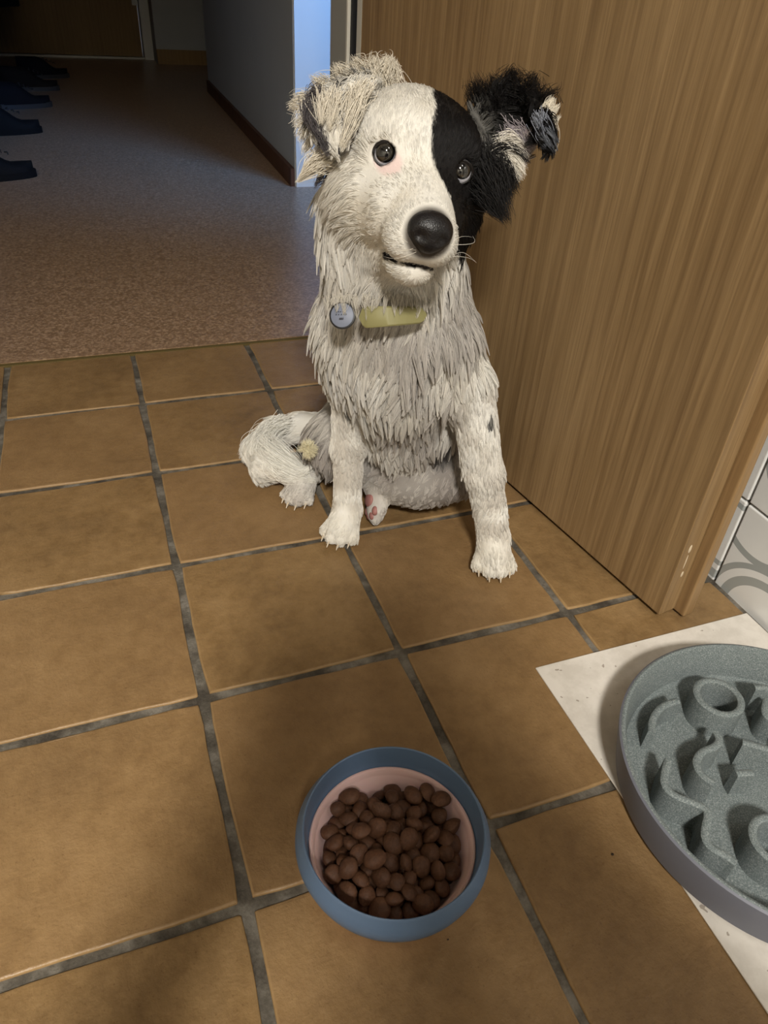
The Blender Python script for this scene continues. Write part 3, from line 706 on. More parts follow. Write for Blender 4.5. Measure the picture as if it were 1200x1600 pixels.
# ------------------------------------------------------------------ fur strands
body_me.calc_loop_triangles(); nt = len(body_me.loop_triangles); tri = np.zeros(nt*3, np.int32); body_me.loop_triangles.foreach_get('vertices', tri); tri = tri.reshape(-1, 3)
pa, pb, pc = V[tri[:, 0]], V[tri[:, 1]], V[tri[:, 2]]; ar = .5*np.linalg.norm(np.cross(pb-pa, pc-pa), axis=1); cen = (pa+pb+pc)/3
ncen = NRM[tri].mean(1); vis = ((CAM-cen)*ncen).sum(1)/np.linalg.norm(CAM-cen, axis=1)
dens = np.where(vis > -.35, 1., .22)
shortw = (Rg['muzzle']+Rg['head']+Rg['paw']+.6*Rg['leg']+Rg['hindpaw'])[tri].mean(1); longw = (Rg['chest']+Rg['neck']+Rg['belly']+Rg['haunch'])[tri].mean(1)
dens = dens*(1+3.0*shortw-.10*longw+.8*(Rg['earL']+Rg['earR'])[tri].mean(1)+.5*Rg['tail'][tri].mean(1))
dens *= (cen[:, 2] > .0025)
prob = ar*dens; NS = 260000
ti = rng.choice(nt, NS, p=prob/prob.sum()); u_, v_ = rng.random(NS), rng.random(NS); sw = u_+v_ > 1; u_[sw] = 1-u_[sw]; v_[sw] = 1-v_[sw]
bc = np.stack([1-u_-v_, u_, v_], 1); tv = tri[ti]
interp = lambda A_: (A_[tv]*(bc[..., None] if A_.ndim == 2 else bc)).sum(1)
P0 = interp(V); N0 = interp(NRM); N0 /= np.linalg.norm(N0, axis=1, keepdims=True); F0 = interp(FL); L0 = interp(Lv); l0 = interp(lift)
RS = {k: interp(v) for k, v in Rg.items()}
keep = np.ones(NS, bool)
for i, e in enumerate(EYES):
    dv = P0-e; bb_ = dv@HB; cc_ = dv@HC
    dd = np.sqrt((bb_/1.25)**2+((cc_+(.0018 if i == 0 else .0005))/1.0)**2); keep &= ~((dd < .0088+(.0016 if i == 0 else 0)) & (dv@HA > -.012))
keep &= np.linalg.norm(P0-WH(.068, 0, -.0375), axis=1) > .0185
mdp = np.full(NS, 9.); al_, bl_, cl2_ = LH(P0); keep &= np.sqrt(((al_-.054)/1.6)**2+(bl_/2.0)**2+((cl2_+.0655)/.33)**2) > .0062
hm = np.where(RS['muzzle'] > .2)[0]
mdp[hm] = np.sqrt(((P0[hm][:, None]-mp_[None])**2).sum(2).min(1)); keep &= mdp > .0030
# sole of the rolled hind foot stays bare
ds = P0-RF0; keep &= ~((ds@hn < -.003) & (np.linalg.norm(ds, axis=1) < .024) & (RS['hindpaw'] > .5) & (N0@hn < -.3))
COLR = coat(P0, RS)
q_ = pk(*LH(P0))[:, None]; COLR = COLR*(1-q_)+np.array(lin(222, 172, 172))[None]*q_
pinn = np.sqrt(((P0[:, None]-pin[None])**2).sum(2).min(1)); fac = (N0@tc) > .0
inn = (1-smst(pinn, .008, .015))*fac*RS['earR']; cw = np.array(lin(214, 200, 190)); COLR = COLR*(1-inn[:, None])+cw*inn[:, None]
gl = np.linalg.norm(P0-HW(850, 212, -.012), axis=1); tg = (1-smst(gl, .004, .011))*RS['earR']*fac; COLR = COLR*(1-tg[:, None])+np.array(lin(120, 124, 132))*tg[:, None]
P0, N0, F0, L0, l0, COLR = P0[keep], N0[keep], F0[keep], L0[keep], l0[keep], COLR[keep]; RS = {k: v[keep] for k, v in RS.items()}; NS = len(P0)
tn = F0-(F0*N0).sum(1, keepdims=True)*N0; tn /= np.maximum(np.linalg.norm(tn, axis=1, keepdims=True), 1e-6)
jit = rng.normal(0, 1, (NS, 3)); jn = vnoise(P0, 45, 8)-.5; jn2 = vnoise(P0, 45, 9)-.5
bt = np.cross(N0, tn)
tn = tn+bt*(1.3*jn+.12*jit[:, 0])[:, None]; tn /= np.linalg.norm(tn, axis=1, keepdims=True)
lf = np.clip(l0+.45*jn2+.10*jit[:, 1], .04, .85)[:, None]
Ls = (L0*(.65+.6*rng.random(NS))*(.7+.6*vnoise(P0, 50, 11)))[:, None]
K = 5; ss = np.linspace(0, 1, K)
long_ = np.clip((L0-.008)/.012, 0, 1)[:, None]
d0 = tn*np.sqrt(1-lf**2)+N0*lf
pts = np.zeros((NS, K, 3))
for k, s_ in enumerate(ss):
    pts[:, k] = P0-N0*.0006+Ls*(d0*s_-N0*lf*.45*s_**2+np.array([0, 0, -1.])*.32*long_*s_**2)
# clumps: wet pointed locks
def clump(idx, spacing, amt):
    P_ = P0[idx]; cells = {}
    key = np.floor((P_+1)/spacing).astype(int); pick = {}
    perm = rng.permutation(len(P_))
    for i in perm: pick.setdefault(tuple(key[i]), i)
    cs = list(pick.values()); kd = KDTree(len(cs))
    for n_, i in enumerate(cs): kd.insert(P_[i], n_)
    kd.balance(); near = np.array([cs[kd.find(p)[1]] for p in P_])
    ln = np.linalg.norm(P_-P_[near], axis=1) < spacing*1.6
    for k, s_ in enumerate(ss):
        m_ = (amt*s_**.9)*ln
        pts[idx, k] = pts[idx, k]*(1-m_[:, None])+pts[idx[near], k]*m_[:, None]
wl = RS['chest']+RS['neck']+RS['belly']+RS['haunch']+RS['throat']
idx = np.where(wl > .5)[0]; clump(idx, .0098, .93)
idx = np.where((wl <= .5) & (RS['tail'] < .5) & (RS['cheek']+RS['earL']+RS['earR'] > .35))[0]; clump(idx, .0065, .7)
idx = np.where(RS['leg']+RS['paw']+RS['hindpaw'] > .5)[0]; clump(idx, .0055, .75)
idx = np.where(RS['head']+RS['muzzle'] > .55)[0]; clump(idx, .0040, .55)
idx = np.where(RS['tail'] > .5)[0]; clump(idx, .010, .5)
r_root = np.where(RS['head']+RS['muzzle']+RS['paw'] > .5, .00021, .00026)
RAD = r_root[:, None]*(1-.75*ss[None]**1.5)
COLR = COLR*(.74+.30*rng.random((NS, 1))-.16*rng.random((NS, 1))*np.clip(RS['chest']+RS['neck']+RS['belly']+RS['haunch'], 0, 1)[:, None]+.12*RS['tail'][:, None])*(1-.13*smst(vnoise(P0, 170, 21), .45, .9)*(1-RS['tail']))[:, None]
allpts = [pts]; allrad = [RAD]; allcol = [COLR]
# long locks along given lines (ear fringes, tail end, throat tufts)
def tuft(p, q, n, wroot, wtip, col, bow=(0, 0, 0), rad=.00021, var=.25):
    p, q, bow = np.array(p), np.array(q), np.array(bow, float); L_ = np.linalg.norm(q-p)
    o_ = rng.normal(0, 1, (n, 3)); A_ = p+o_*wroot*.5; B_ = p+(q-p)*(1-var*rng.random((n, 1)))+(o_*.75+.35*rng.normal(0, 1, (n, 3)))*wtip*.5
    ng = min(n, max(3, n//30)); gi = rng.integers(0, ng, n); B_ = B_*.5+B_[gi]*.5
    n_w = rng.normal(0, 1, (n, 3))*L_*.07; X = n_w[:, None]*np.sin(ss*3.1416)[None, :, None]+A_[:, None]*(1-ss)[None, :, None]+B_[:, None]*ss[None, :, None]+bow*(4*ss*(1-ss))[None, :, None]
    allpts.append(X); allrad.append(np.tile(rad*(1-.75*ss**1.5), (n, 1)))
    c = np.array(lin(*col)); allcol.append(c[None]*(1+.12*rng.normal(0, 1, (n, 1))).clip(.6, 1.3))
BL = (20, 18, 18); CR = (218, 210, 194); GY = (120, 124, 134); WHT = (226, 220, 208); DG = (74, 70, 72)
# right ear: top crest, outer cream fringe, hanging tip, lower black tuft, pale inner hair
for (a0, b0, n) in (((755, 165), (742, 128), 260), ((775, 150), (772, 118), 260), ((800, 140), (800, 108), 300), ((825, 150), (836, 118), 260), ((845, 165), (860, 138), 200)):
    tuft(HW(*a0, -.042), HW(*b0, -.05), n, .012, .012, BL)
for (a0, b0) in (((852, 172), (868, 152)), ((855, 182), (873, 166)), ((856, 192), (875, 182)), ((857, 202), (872, 199)), ((858, 212), (868, 216))):
    tuft(HW(*a0, -.024), HW(*b0, -.026), 90, .004, .005, CR)
tuft(HW(842, 186, -.014), HW(864, 246, -.010), 260, .006, .002, GY, rad=.0003)
tuft(HW(855, 205, -.016), HW(866, 240, -.014), 140, .005, .003, CR)
tuft(HW(795, 205, -.040), HW(826, 238, -.030), 160, .010, .010, (150, 142, 146))
for (a0, b0) in (((785, 225), (822, 236)), ((782, 238), (824, 252)), ((780, 250), (822, 270)), ((784, 260), (815, 282))):
    tuft(HW(*a0, -.030), HW(*b0, -.030), 120, .008, .008, WHT, bow=(0, 0, .004))
tuft(HW(775, 232, -.026), HW(832, 256, -.026), 40, .003, .004, BL, bow=(0, 0, .006))
for (a0, b0, n) in (((760, 262), (792, 318), 420), ((756, 275), (778, 332), 420), ((768, 255), (806, 300), 320), ((752, 285), (790, 345), 360), ((750, 240), (770, 300), 300)):
    tuft(HW(*a0, -.028), HW(*b0, -.026), n, .015, .011, BL)
# left ear: ridge, outer wisps, dark edges, pale lower tuft
for (a0, b0, n) in (((606, 125), (610, 90), 380), ((590, 122), (585, 93), 300), ((570, 120), (555, 94), 260), ((545, 128), (525, 104), 220), ((515, 145), (492, 122), 200), ((600, 135), (596, 96), 260)):
    tuft(HW(*a0, -.030), HW(*b0, -.034), n, .011, .009, CR)
for (a0, b0, c) in (((492, 155), (458, 150), CR), ((488, 165), (452, 170), CR), ((486, 178), (462, 200), WHT), ((488, 190), (468, 222), WHT), ((492, 205), (476, 238), WHT)):
    tuft(HW(*a0, -.03), HW(*b0, -.034), 130, .007, .008, c)
for (a0, b0) in (((495, 140), (478, 152)), ((480, 160), (478, 190)), ((484, 185), (494, 215)), ((552, 168), (532, 235)), ((545, 190), (522, 245)), ((500, 210), (515, 247))):
    tuft(HW(*a0, .0), HW(*b0, .002), 90, .006, .004, DG)
for (a0, b0) in (((560, 140), (545, 200)), ((560, 150), (530, 235)), ((530, 150), (515, 205)), ((505, 150), (500, 195)), ((575, 135), (552, 175))):
    tuft(HW(*a0, .004), HW(*b0, .007), 110, .009, .004, CR)
tuft(HW(512, 248, -.02), HW(464, 286, -.024), 260, .009, .003, CR, bow=(0, 0, .003))
tuft(HW(505, 235, -.02), HW(478, 270, -.024), 160, .008, .006, CR)
tuft(HW(510, 265, -.03), HW(492, 292, -.034), 60, .004, .003, DG)
TW = (246, 244, 236)
# tail: long sweeping locks with the curled end
tuft(at_z(445, 662, .056), at_z(398, 738, .028), 420, .012, .010, TW, bow=-DR*.016+DU*.004, rad=.00022, var=.12)
tuft(at_z(418, 694, .050), at_z(486, 744, .036), 620, .014, .010, TW, bow=DF*.004-DR*.012+DU*.004, rad=.00022, var=.12)
tuft(at_z(425, 712, .046), at_z(490, 752, .032), 420, .010, .008, TW, bow=DF*.008-DR*.006, rad=.00022, var=.12)
tuft(at_z(470, 738, .048), at_z(497, 716, .060), 50, .004, .001, TW, bow=(0, 0, -.004))
# cream puff by the hock
pf = at_z(481, 702, .098)
for k in range(90):
    d_ = rng.normal(0, 1, 3); d_ /= np.linalg.norm(d_); tuft(pf, pf+d_*.0125, 10, .004, .005, (228, 220, 188), var=.1)
# whiskers and brow hairs
for (a0, b0) in (((640, 385), (590, 372)), ((650, 395), (598, 402)), ((705, 385), (745, 372)), ((708, 392), (748, 402))):
    tuft(HW(*a0, .05), HW(*b0, .03), 2, .004, .01, WHT, rad=.00012)
# locks falling over the collar
DPc = (W3(-.05, .064, .315)-CAM)@FW
for px_ in range(515, 672, 7):
    da = .012*(2*(px_-563)/101-.8)**2 if px_ > 563 else .006
    tuft(at_depth(px_+rng.normal()*3, 462+rng.normal()*3, DPc+da-.004), at_depth(px_+rng.normal()*5, 489+rng.normal()*5+(4 if px_ < 555 else 0), DPc+da-.006), 16, .003, .001, (186, 180, 168), rad=.0002)

PTS = np.concatenate(allpts); RADS = np.concatenate(allrad); COLS = np.concatenate(allcol)
PTS[..., 2] = np.maximum(PTS[..., 2], .0012)
hd = bpy.data.hair_curves.new('fur'); hd.add_curves([K]*len(PTS))
hd.attributes['position'].data.foreach_set('vector', PTS.astype(np.float32).ravel())
ra = hd.attributes.get('radius') or hd.attributes.new('radius', 'FLOAT', 'POINT'); ra.data.foreach_set('value', RADS.astype(np.float32).ravel())
ha = hd.attributes.new('coat', 'FLOAT_COLOR', 'CURVE'); ha.data.foreach_set('color', np.c_[COLS, np.ones(len(COLS))].astype(np.float32).ravel())
m_fur = mat('dog_fur', rough=.5, spec=.22); g = G(m_fur)
g.color(g.n('ShaderNodeAttribute', {'attribute_name': 'coat'}).outputs['Color'])
hd.materials.append(m_fur)
furo = bpy.data.objects.new('fur', hd); COL.objects.link(furo); furo.parent = dog; furo['kind'] = 'stuff'; furo['label'] = 'wet clumped fur, white with a black face patch'

# ------------------------------------------------------------------ eyes, nose, claws, pads
m_iris = mat('dog_eye', rough=.08, coat=1, spec=.5); g = G(m_iris); ob = g.n('ShaderNodeTexCoord').outputs['Object']
sx = g.n('ShaderNodeSeparateXYZ', Vector=ob)
rr_ = g.math('SQRT', g.math('ADD', g.math('MULTIPLY', sx.outputs[0], sx.outputs[0]), g.math('MULTIPLY', sx.outputs[1], sx.outputs[1])))
g.color(g.ramp(g.math('MULTIPLY', rr_, 100.), [(.0, lin(8, 8, 9)), (.34, lin(10, 10, 11)), (.40, lin(34, 32, 32)), (.56, lin(50, 45, 36)), (.64, lin(12, 10, 10)), (.73, lin(12, 10, 10)), (.77, lin(196, 196, 206)), (1., lin(206, 206, 214))]))
m_rim = mat('eyelid_skin', lin(14, 11, 11), .35)
m_pinkskin = mat('pink_skin', lin(205, 150, 150), .4, sub=.2)
for i, e in enumerate(EYES):
    gz = CAM-e; gz /= np.linalg.norm(gz); gz = gz+UP*.16+(RT*(-.10 if i == 0 else .30))+UP*(.0 if i == 0 else .06); gz /= np.linalg.norm(gz)
    ey = MB().ball((0, 0, 0), .0103, 32, 24).build('eye', m_iris, dog, label='dark eye looking up')
    ey.location = e; ey.rotation_euler = Vector(gz).to_track_quat('Z', 'Y').to_euler()
    vw = CAM-e; vw /= np.linalg.norm(vw); ax_ = HA*.3+vw*.7+(HB*(.06 if i else -.06))+HC*.04; ax_ /= np.linalg.norm(ax_)
    sx_ = HB-(HB@ax_)*ax_; sx_ /= np.linalg.norm(sx_); sy_2 = np.cross(ax_, sx_); 
    lid = MB(); P = []; rd = []
    for t in np.linspace(0, 2*math.pi, 41):
        ww, hh = .0096, (.0080 if math.sin(t)*np.sign(sy_2@HC) > 0 else .0088)
        x = ww*math.cos(t); y = hh*math.sin(t); z = math.sqrt(max(.0106**2-x*x-y*y, 1e-8)); P.append(e+sx_*x+sy_2*y+ax_*z); rd.append(.0015 if math.sin(t)*np.sign(sy_2@HC) > -.2 else .0007)
    lid.tube(P, rd, 8, False).build('eyelid', m_rim if i == 1 else m_rim, dog, label='black eyelid rim')
m_nose = mat('dog_nose', lin(20, 18, 19), .42, spec=.45); g = G(m_nose)
g.bump(g.n('ShaderNodeTexVoronoi', Vector=g.coord(), Scale=900.).outputs[0], .35, .0006)
NC = WH(.0680, .0, -.0375); nb = MB(); nb.ball((0, 0, 0), 1, 40, 28); NVt = np.array(nb.v)
x, y, z = NVt[:, 0].copy(), NVt[:, 1].copy(), NVt[:, 2].copy()   # x forward, y side, z up
wid = 1.-.30*smst(-z, -.1, 1.); fw_ = 1-.12*smst(z, .2, 1)
for s in (-1, 1):
    dn2 = np.sqrt((y-s*.50)**2+(z+.12)**2*1.5); kk = np.exp(-(dn2/.22)**2)*(x > 0); fw_ = fw_-.42*kk
    dn3 = np.sqrt((y-s*.86)**2+(z+.28)**2*5); fw_ = fw_-.2*np.exp(-(dn3/.25)**2)*(x > 0)
gr = np.exp(-(y/.06)**2)*(z < .1)*(x > 0); fw_ = fw_-.07*gr
nb.v = [tuple(NC+HA*p[0]+HB*p[1]+HC*p[2]) for p in np.c_[x*.0125*fw_, y*.0172*wid, (np.sign(z)*np.abs(z)**.85)*.0150]]
nb.build('nose', m_nose, dog, label='shiny black nose')
m_claw = mat('claw', lin(196, 182, 160), .4)
for p, d in TIPS:
    q = p+d*.0065-DU*.0045; MB().tube([p-d*.003+DU*.001, p+d*.0035, p+d*.0075-DU*.0035], [.0016, .0013, .0004], 8).build('claw', m_claw, dog)
m_pad = mat('paw_pad', lin(150, 104, 98), .6, sub=.15)
for (b, f, w1, h1) in ((0., -.004, .0110, .0095), (-.0110, .0095, .0050, .0062), (-.0040, .0140, .0052, .0068), (.0045, .0140, .0052, .0068), (.0120, .0095, .0050, .0062)):
    MB().ball(RF0+hs*b+hf*f-hn*(.0110 if b == 0 else .0065), (w1, h1, .0040), 16, 10, np.stack([hs, hf, hn], 1)).build('paw_pad', m_pad, dog, label='pinkish sole pad')

# ------------------------------------------------------------------ collar with tag and plate
m_collar = mat('collar_band', lin(150, 146, 90), .6); m_plate = mat('yellow_collar_plate', lin(132, 127, 84), .55)
m_tagrim = mat('tag_black_rim', lin(16, 16, 18), .5); m_tag = mat('tag_face', lin(112, 118, 134), .5, 0); m_ink = mat('tag_print', lin(30, 32, 44), .6)
colr = empty('collar', parent=dog, label='yellow collar round the neck, mostly under the fur')
CC = W3(-.053, -.034, .314); cn = np.array(-DF*.20+DU*1.); cn /= np.linalg.norm(cn)
c1v = DR; c2v = np.cross(cn, c1v); 
if c2v@DF < 0: c2v = -c2v
def ringp(t, r=1.): return CC+c1v*math.sin(t)*.062*r+c2v*math.cos(t)*.060*r
mb = MB(); 
for k in range(72):
    t = 2*math.pi*k/72
    for rr, hh in ((.98, -.008), (1.02, -.008), (1.02, .008), (.98, .008)): mb.v.append(tuple(ringp(t, rr)+cn*hh))
for k in range(72):
    j = (k+1) % 72
    for m_ in range(4): mb.f.append((k*4+m_, j*4+m_, j*4+(m_+1) % 4, k*4+(m_+1) % 4))
mb.build('band', m_collar, colr, label='yellow band')
def plate(px0, py0, px1, py1, dep, half, name, m_, th=.002):
    """rounded bar between two points on the front of the neck"""
    n = 24; mb = MB(); P = [np.array(at_depth(px0+(px1-px0)*t, py0+(py1-py0)*t, dep(t))) for t in np.linspace(0, 1, n)]
    for i, p in enumerate(P):
        t = (P[min(i+1, n-1)]-P[max(i-1, 0)]); t /= np.linalg.norm(t); v_ = CAM-p; v_ /= np.linalg.norm(v_); up = np.cross(v_, t); up /= np.linalg.norm(up); nn = np.cross(t, up)
        s = i/(n-1); e = half*min(1, math.sqrt(max(0, 1-(1-min(s*9, 1))**2)))*(1-.25*s)*min(1, math.sqrt(max(0.02, 1-(1-min((1-s)*9, 1))**2)))
        e = max(e, .0008)
        for a, b in ((-e, -th), (e, -th), (e, th*.5), (e*.85, th), (-e*.85, th), (-e, th*.5)): mb.v.append(tuple(p+up*a+nn*b))
    for i in range(n-1):
        for k in range(6): mb.f.append((i*6+k, (i+1)*6+k, (i+1)*6+(k+1) % 6, i*6+(k+1) % 6))
    mb.f += [tuple(range(6))[::-1], tuple(range((n-1)*6, n*6))]
    return mb.build(name, m_, colr)
CD = lambda r, f, u: (W3(r, f, u)-CAM)@FW
DP = CD(-.05, .064, .315)
pl = plate(563, 496, 664, 492, lambda t: DP+.012*(2*t-.8)**2, .0095, 'plate', m_plate); pl['label'] = 'pale yellow bent plate on the collar front'
tagc = at_depth(535, 493, DP+.004); tv_ = CAM-tagc; tv_ /= np.linalg.norm(tv_); tv_ = tv_-.25*RT+.15*UP; tv_ /= np.linalg.norm(tv_)
tgx = RT-(RT@tv_)*tv_; tgx /= np.linalg.norm(tgx); tgy = np.cross(tv_, tgx); TR = np.stack([tgx, tgy, tv_], 1)
def disc(r, z0, z1, n=32):
    mb = MB().lathe([(.00001, z0), (r*.96, z0), (r, z0+.0003), (r, z1-.0003), (r*.96, z1), (.00001, z1)], n)
    mb.v = [tuple(tagc+TR@np.array(p)) for p in mb.v]; return mb
tg_ = disc(.0118, -.0012, .0008).build('tag', m_tagrim, colr, label='round tag with black rim')
disc(.0103, .0006, .0014).build('tag_face', m_tag, tg_, label='blue grey engraved face')
mb = MB()
for row, (yy, xs) in enumerate(((.0030, (-.005, -.003, -.0012, .001, .003)), (.0006, (-.0052, -.003, -.0005, .0015, .0036)), (-.0030, (-.0022, -.0012, -.0003, .0008)))):
    for x_ in xs:
        hh = .0006 if row < 2 else .0011
        vs = [(x_-.0006, yy-hh, .0016), (x_+.0005, yy-hh*.6, .0016), (x_+.0006, yy+hh, .0016), (x_-.0003, yy+hh*.7, .0016)]
        mb.add([tagc+TR@np.array(p) for p in vs], [(0, 1, 2, 3)])
mb.build('print', m_ink, tg_, label='worn dark lettering', kind='stuff')

# ------------------------------------------------------------------ photographer crouching behind the viewpoint (casts the shadow round the bowl)
PR = []
X_ = lambda *p: np.array(p, float)
def c2(p, q, r1, r2, k=.03, reg='top'): cap(X_(*p), X_(*q), r1, r2, k, reg=reg)
hipc = (-.08, -.86, .30)
c2((-.08, -.86, .30), (-.075, -.74, .52), .135, .125); c2((-.17, -.70, .60), (.02, -.70, .60), .075, .075)
c2((-.075, -.72, .56), (-.075, -.66, .70), .115, .050); c2((-.075, -.66, .66), (-.07, -.63, .74), .050, .048, reg='skin')
ell(X_(-.07, -.60, .815), (.074, .092, .108), (X_(1, 0, 0), X_(0, .94, -.34), X_(0, .34, .94)), .02, reg='head')
ell(X_(-.07, -.53, .765), (.048, .048, .045), (X_(1, 0, 0), X_(0, 1, 0), X_(0, 0, 1)), .03, reg='skin')
c2((-.07, -.505, .800), (-.07, -.494, .782), .010, .013, .012, 'skin')
for s in (-1, 1):
    sh = (-.075+s*.155, -.68, .60); el = (-.06+s*.19, -.53, .44); wr = (-.02+s*.075, -.36, .52)
    c2(sh, el, .052, .042, .03); c2(el, wr, .040, .028, .02)
    c2(wr, (-.02+s*.062, -.325, .55), .024, .026, .012, 'skin')
    for i, (fy, fz, L) in enumerate(((0, .030, .8), (0, .012, 1.), (0, -.006, .95), (0, -.022, .8))):
        a = X_(-.02+s*.066, -.325, .55+fz); b_2 = a+X_(-s*.004, .030*L, .004); c_2 = b_2+X_(-s*.020*L, .004, 0)
        cap(a, b_2, .0095, .0085, .004, reg='skin'); cap(b_2, c_2, .0085, .0075, .004, reg='skin')
    cap(X_(-.02+s*.058, -.335, .525), X_(-.02+s*.036, -.318, .545), .011, .009, .006, reg='skin')
    hip = (-.08+s*.10, -.86, .26); kn = (-.09+s*.17, -.56, .36); an = (-.09+s*.15, -.70, .09)
    c2(hip, kn, .090, .062, .03, 'leg'); c2(kn, an, .058, .042, .02, 'leg')
    c2((-.09+s*.15, -.73, .055), (-.09+s*.155, -.56, .040), .045, .038, .02, 'shoe')
VP, QP = surface_nets(*make_field(PR, .006), .006)
pm = net_mesh('person', VP, QP)
dd = np.stack([dist(p, VP) for p in PR], 1); rg = np.array([p['reg'] for p in PR])[dd.argmin(1)]
pal = {'top': lin(52, 60, 74), 'skin': lin(196, 150, 126), 'head': lin(196, 150, 126), 'leg': lin(40, 46, 62), 'shoe': lin(60, 56, 52)}
hair = (rg == 'head') & ((VP[:, 2] > .845) | (VP[:, 1] < -.60))
cp = np.array([lin(58, 42, 30) if h else pal[r] for r, h in zip(rg, hair)])
pa_ = pm.attributes.new('coat', 'FLOAT_COLOR', 'POINT'); pa_.data.foreach_set('color', np.c_[cp, np.ones(len(cp))].ravel().astype(np.float32))
m_per = mat('cloth_and_skin', rough=.8); g = G(m_per); g.color(g.n('ShaderNodeAttribute', {'attribute_name': 'coat'}).outputs['Color']); pm.materials.append(m_per)
per = bpy.data.objects.new('person', pm); COL.objects.link(per)
per['label'] = 'crouching person in dark top and jeans facing the dog, hands raised in front'; per['category'] = 'person'
for s in (-1, 1):
    MB().ball((-.07+s*.030, -.5165, .818), (.012, .009, .009), 12, 8).build('eye', mat('person_eye', lin(60, 50, 46), .2), per)

# ------------------------------------------------------------------ ceiling lamp
lp = empty('ceiling_lamp', (LAMP[0], LAMP[1], 0), label='round ceiling lamp hanging over the kitchen', category='lamp')
MB().lathe([(.0001, 2.449), (.16, 2.449), (.165, 2.44), (.165, 2.42), (.15, 2.41), (.0001, 2.41)], 48).build('lamp_base', m_white, lp)

l2 = empty('added_side_lamp', (LAMP2[0], LAMP2[1], 0), label='slim white unseen lamp by the tiled wall, added for light from the right', category='lamp')  # fitting made up to carry the added light from the right
MB().box(-.06, .10, -.26, .26, 2.205, 2.23).build('housing', m_white, l2, bevel=.003)
# ------------------------------------------------------------------ dim hall: shoes on the floor, coats on the wall
m_sh = [mat('shoe_black', lin(12, 12, 13), .8, spec=.2), mat('shoe_navy', lin(16, 16, 20), .8, spec=.2), mat('shoe_brown', lin(24, 20, 17), .8, spec=.2)]
m_sole = mat('shoe_sole', lin(52, 52, 52), .6)
def shoe(x, y, rz, m, label, s=1., z=.003):
    e = empty('shoe', (x, y, z), None, rz, label=label, category='shoe', group='shoes along the left hall wall')
    up = MB(); N = 18; M_ = 12
    for i in range(N+1):
        t = i/N; yy = -.13+.26*t; wdt = .036+.010*math.sin(math.pi*min(1, t*1.05))-.004*(1-t); wdt *= math.sqrt(max(.02, 1-abs(2*t-1)**6))
        hgt = (.085-.01*t if t < .42 else .080-.055*smst(np.array(t), .42, .8)); hgt = float(hgt)
        for k in range(M_):
            a = math.pi*k/(M_-1); up.v.append((wdt*math.cos(a)*s, yy*s, (.018+hgt*max(math.sin(a), 0)**.7)*s))
    for i in range(N):
        for k in range(M_-1): a = i*M_+k; up.f.append((a, a+1, a+M_+1, a+M_))
    up.f += [tuple(range(M_)), tuple(range(N*M_, (N+1)*M_))[::-1]]
    up.build('upper', m, e)
    so = MB(); ring = []
    for a in np.linspace(0, 2*math.pi, 32, endpoint=False): ring.append((.043*math.copysign(abs(math.cos(a))**.8, math.cos(a))*s, .137*math.copysign(abs(math.sin(a))**.85, math.sin(a))*s))
    so.add([(x, y, 0) for x, y in ring]+[(x, y, .02*s) for x, y in ring], [tuple(range(32))[::-1], tuple(range(32, 64))]+[(i, (i+1) % 32, 32+(i+1) % 32, 32+i) for i in range(32)])
    so.build('sole', m_sole if m is not m_sh[0] else m_sh[0], e)
    lc = MB()
    for k in range(4): lc.tube([(-.018*s, (.01+.018*k)*s, (.085-.006*k)*s), (0, (.013+.018*k)*s, (.094-.008*k)*s), (.018*s, (.01+.018*k)*s, (.085-.006*k)*s)], .002*s, 6)
    lc.build('lace', m_sole, e)
shoe(-.30, 2.30, -1.25, m_sh[0], 'black shoe nearest the kitchen by the left hall wall')
shoe(-.29, 3.02, -1.3, m_sh[0], 'black shoe with pale laces, second from the kitchen in the hall')
shoe(-.25, 3.62, -1.2, m_sh[1], 'navy shoe lying before the darkest corner of the hall')
shoe(-.22, 4.15, -1.4, m_sh[2], 'brown shoe further along the left hall wall')
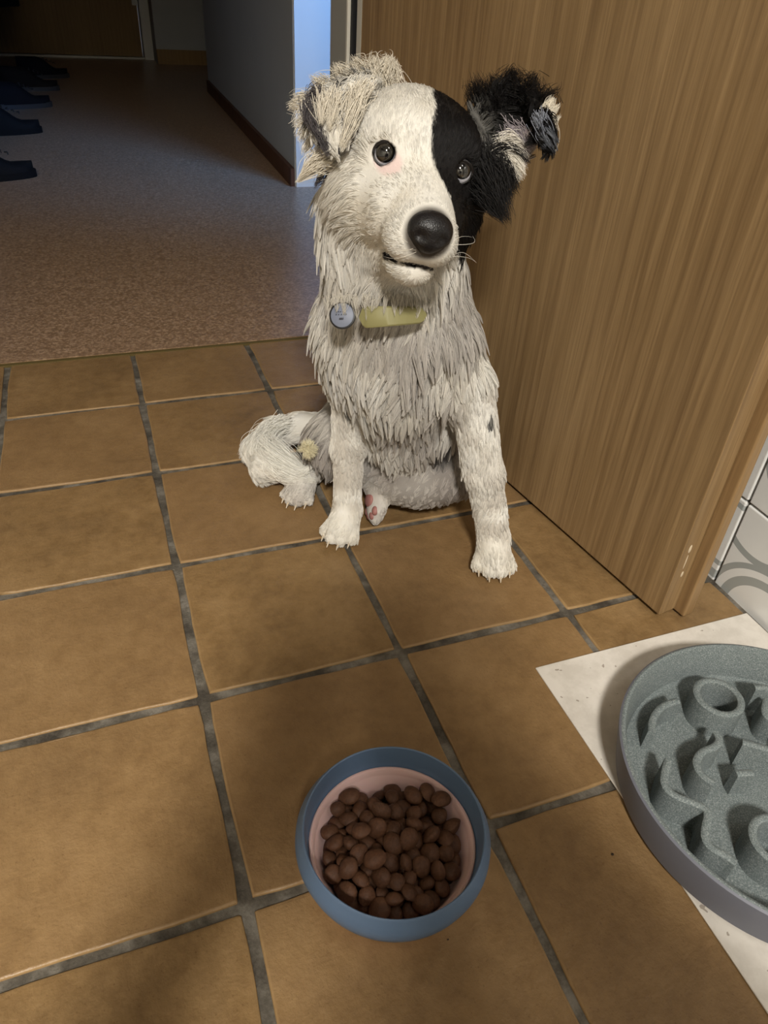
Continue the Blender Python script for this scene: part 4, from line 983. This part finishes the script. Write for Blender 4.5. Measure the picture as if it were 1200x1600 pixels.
shoe(-.16, 4.62, -1.2, m_sh[1], 'navy shoe nearest the front door')
m_coat = mat('dark_coat', lin(20, 20, 24), .9)
def coat_on_wall(x, y, label, w_, z0, z1, seed):
    r = random.Random(seed); mb = MB(); n, m_ = 28, 14; e = empty('coat', (x, y, 0), label=label, category='coat', group='coats on the left hall wall')
    for j in range(m_+1):
        t = j/m_; z = z1+(z0-z1)*t; ww = w_*(.35+.65*min(1, t*2.2))
        for i in range(n):
            a = 2*math.pi*i/n; fo = 1+.10*math.sin(5*a+seed)*t+.05*math.sin(9*a)*t
            mb.v.append((.11*math.cos(a)*fo*(.5+.5*min(1, t*2)), ww*math.sin(a)*fo, z))
    for j in range(m_):
        for i in range(n): k = (i+1) % n; mb.f.append((j*n+i, (j+1)*n+i, (j+1)*n+k, j*n+k))
    mb.f += [tuple(range(n)), tuple(range(m_*n, (m_+1)*n))[::-1]]
    mb.build('coat_body', m_coat, e)
    for s in (-1, 1): MB().tube([(.03, s*w_*.5, z1-.1), (.05, s*w_*.95, z1-.35), (.06, s*w_*1.0, z1-.75)], [.05, .055, .045], 12).build('sleeve', m_coat, e)
    MB().tube([(-.12, 0, z1+.06), (-.05, 0, z1+.05), (-.04, 0, z1+.09)], .008, 8).build('hook', m_steel, e)
coat_on_wall(-.37, 3.5, 'dark long coat hanging on the left hall wall, nearer the kitchen', .22, .42, 1.65, 1)
coat_on_wall(-.37, 4.4, 'dark coat hanging on the left hall wall, middle one', .24, .38, 1.65, 2)
coat_on_wall(-.34, 5.1, 'dark coat hanging nearest the front door', .26, .30, 1.65, 3)
# crumbs on the floor
m_crumb = mat('dark_crumb', lin(40, 26, 16), .8)
for k, (px_, py_, z_, r_) in enumerate(((957, 1335, 0, .0013), (700, 1468, 0, .0008))):
    p = at_z(px_, py_, z_+.0006); o = MB().ball(tuple(p), (r_, r_*.8, r_*.6), 8, 6).build('crumb', m_crumb)
    o['label'] = ('dark crumb on the brown tile beside the grey feeder', 'tiny crumb on the brown tile in front of the bowl')[k]; o['category'] = 'crumb'
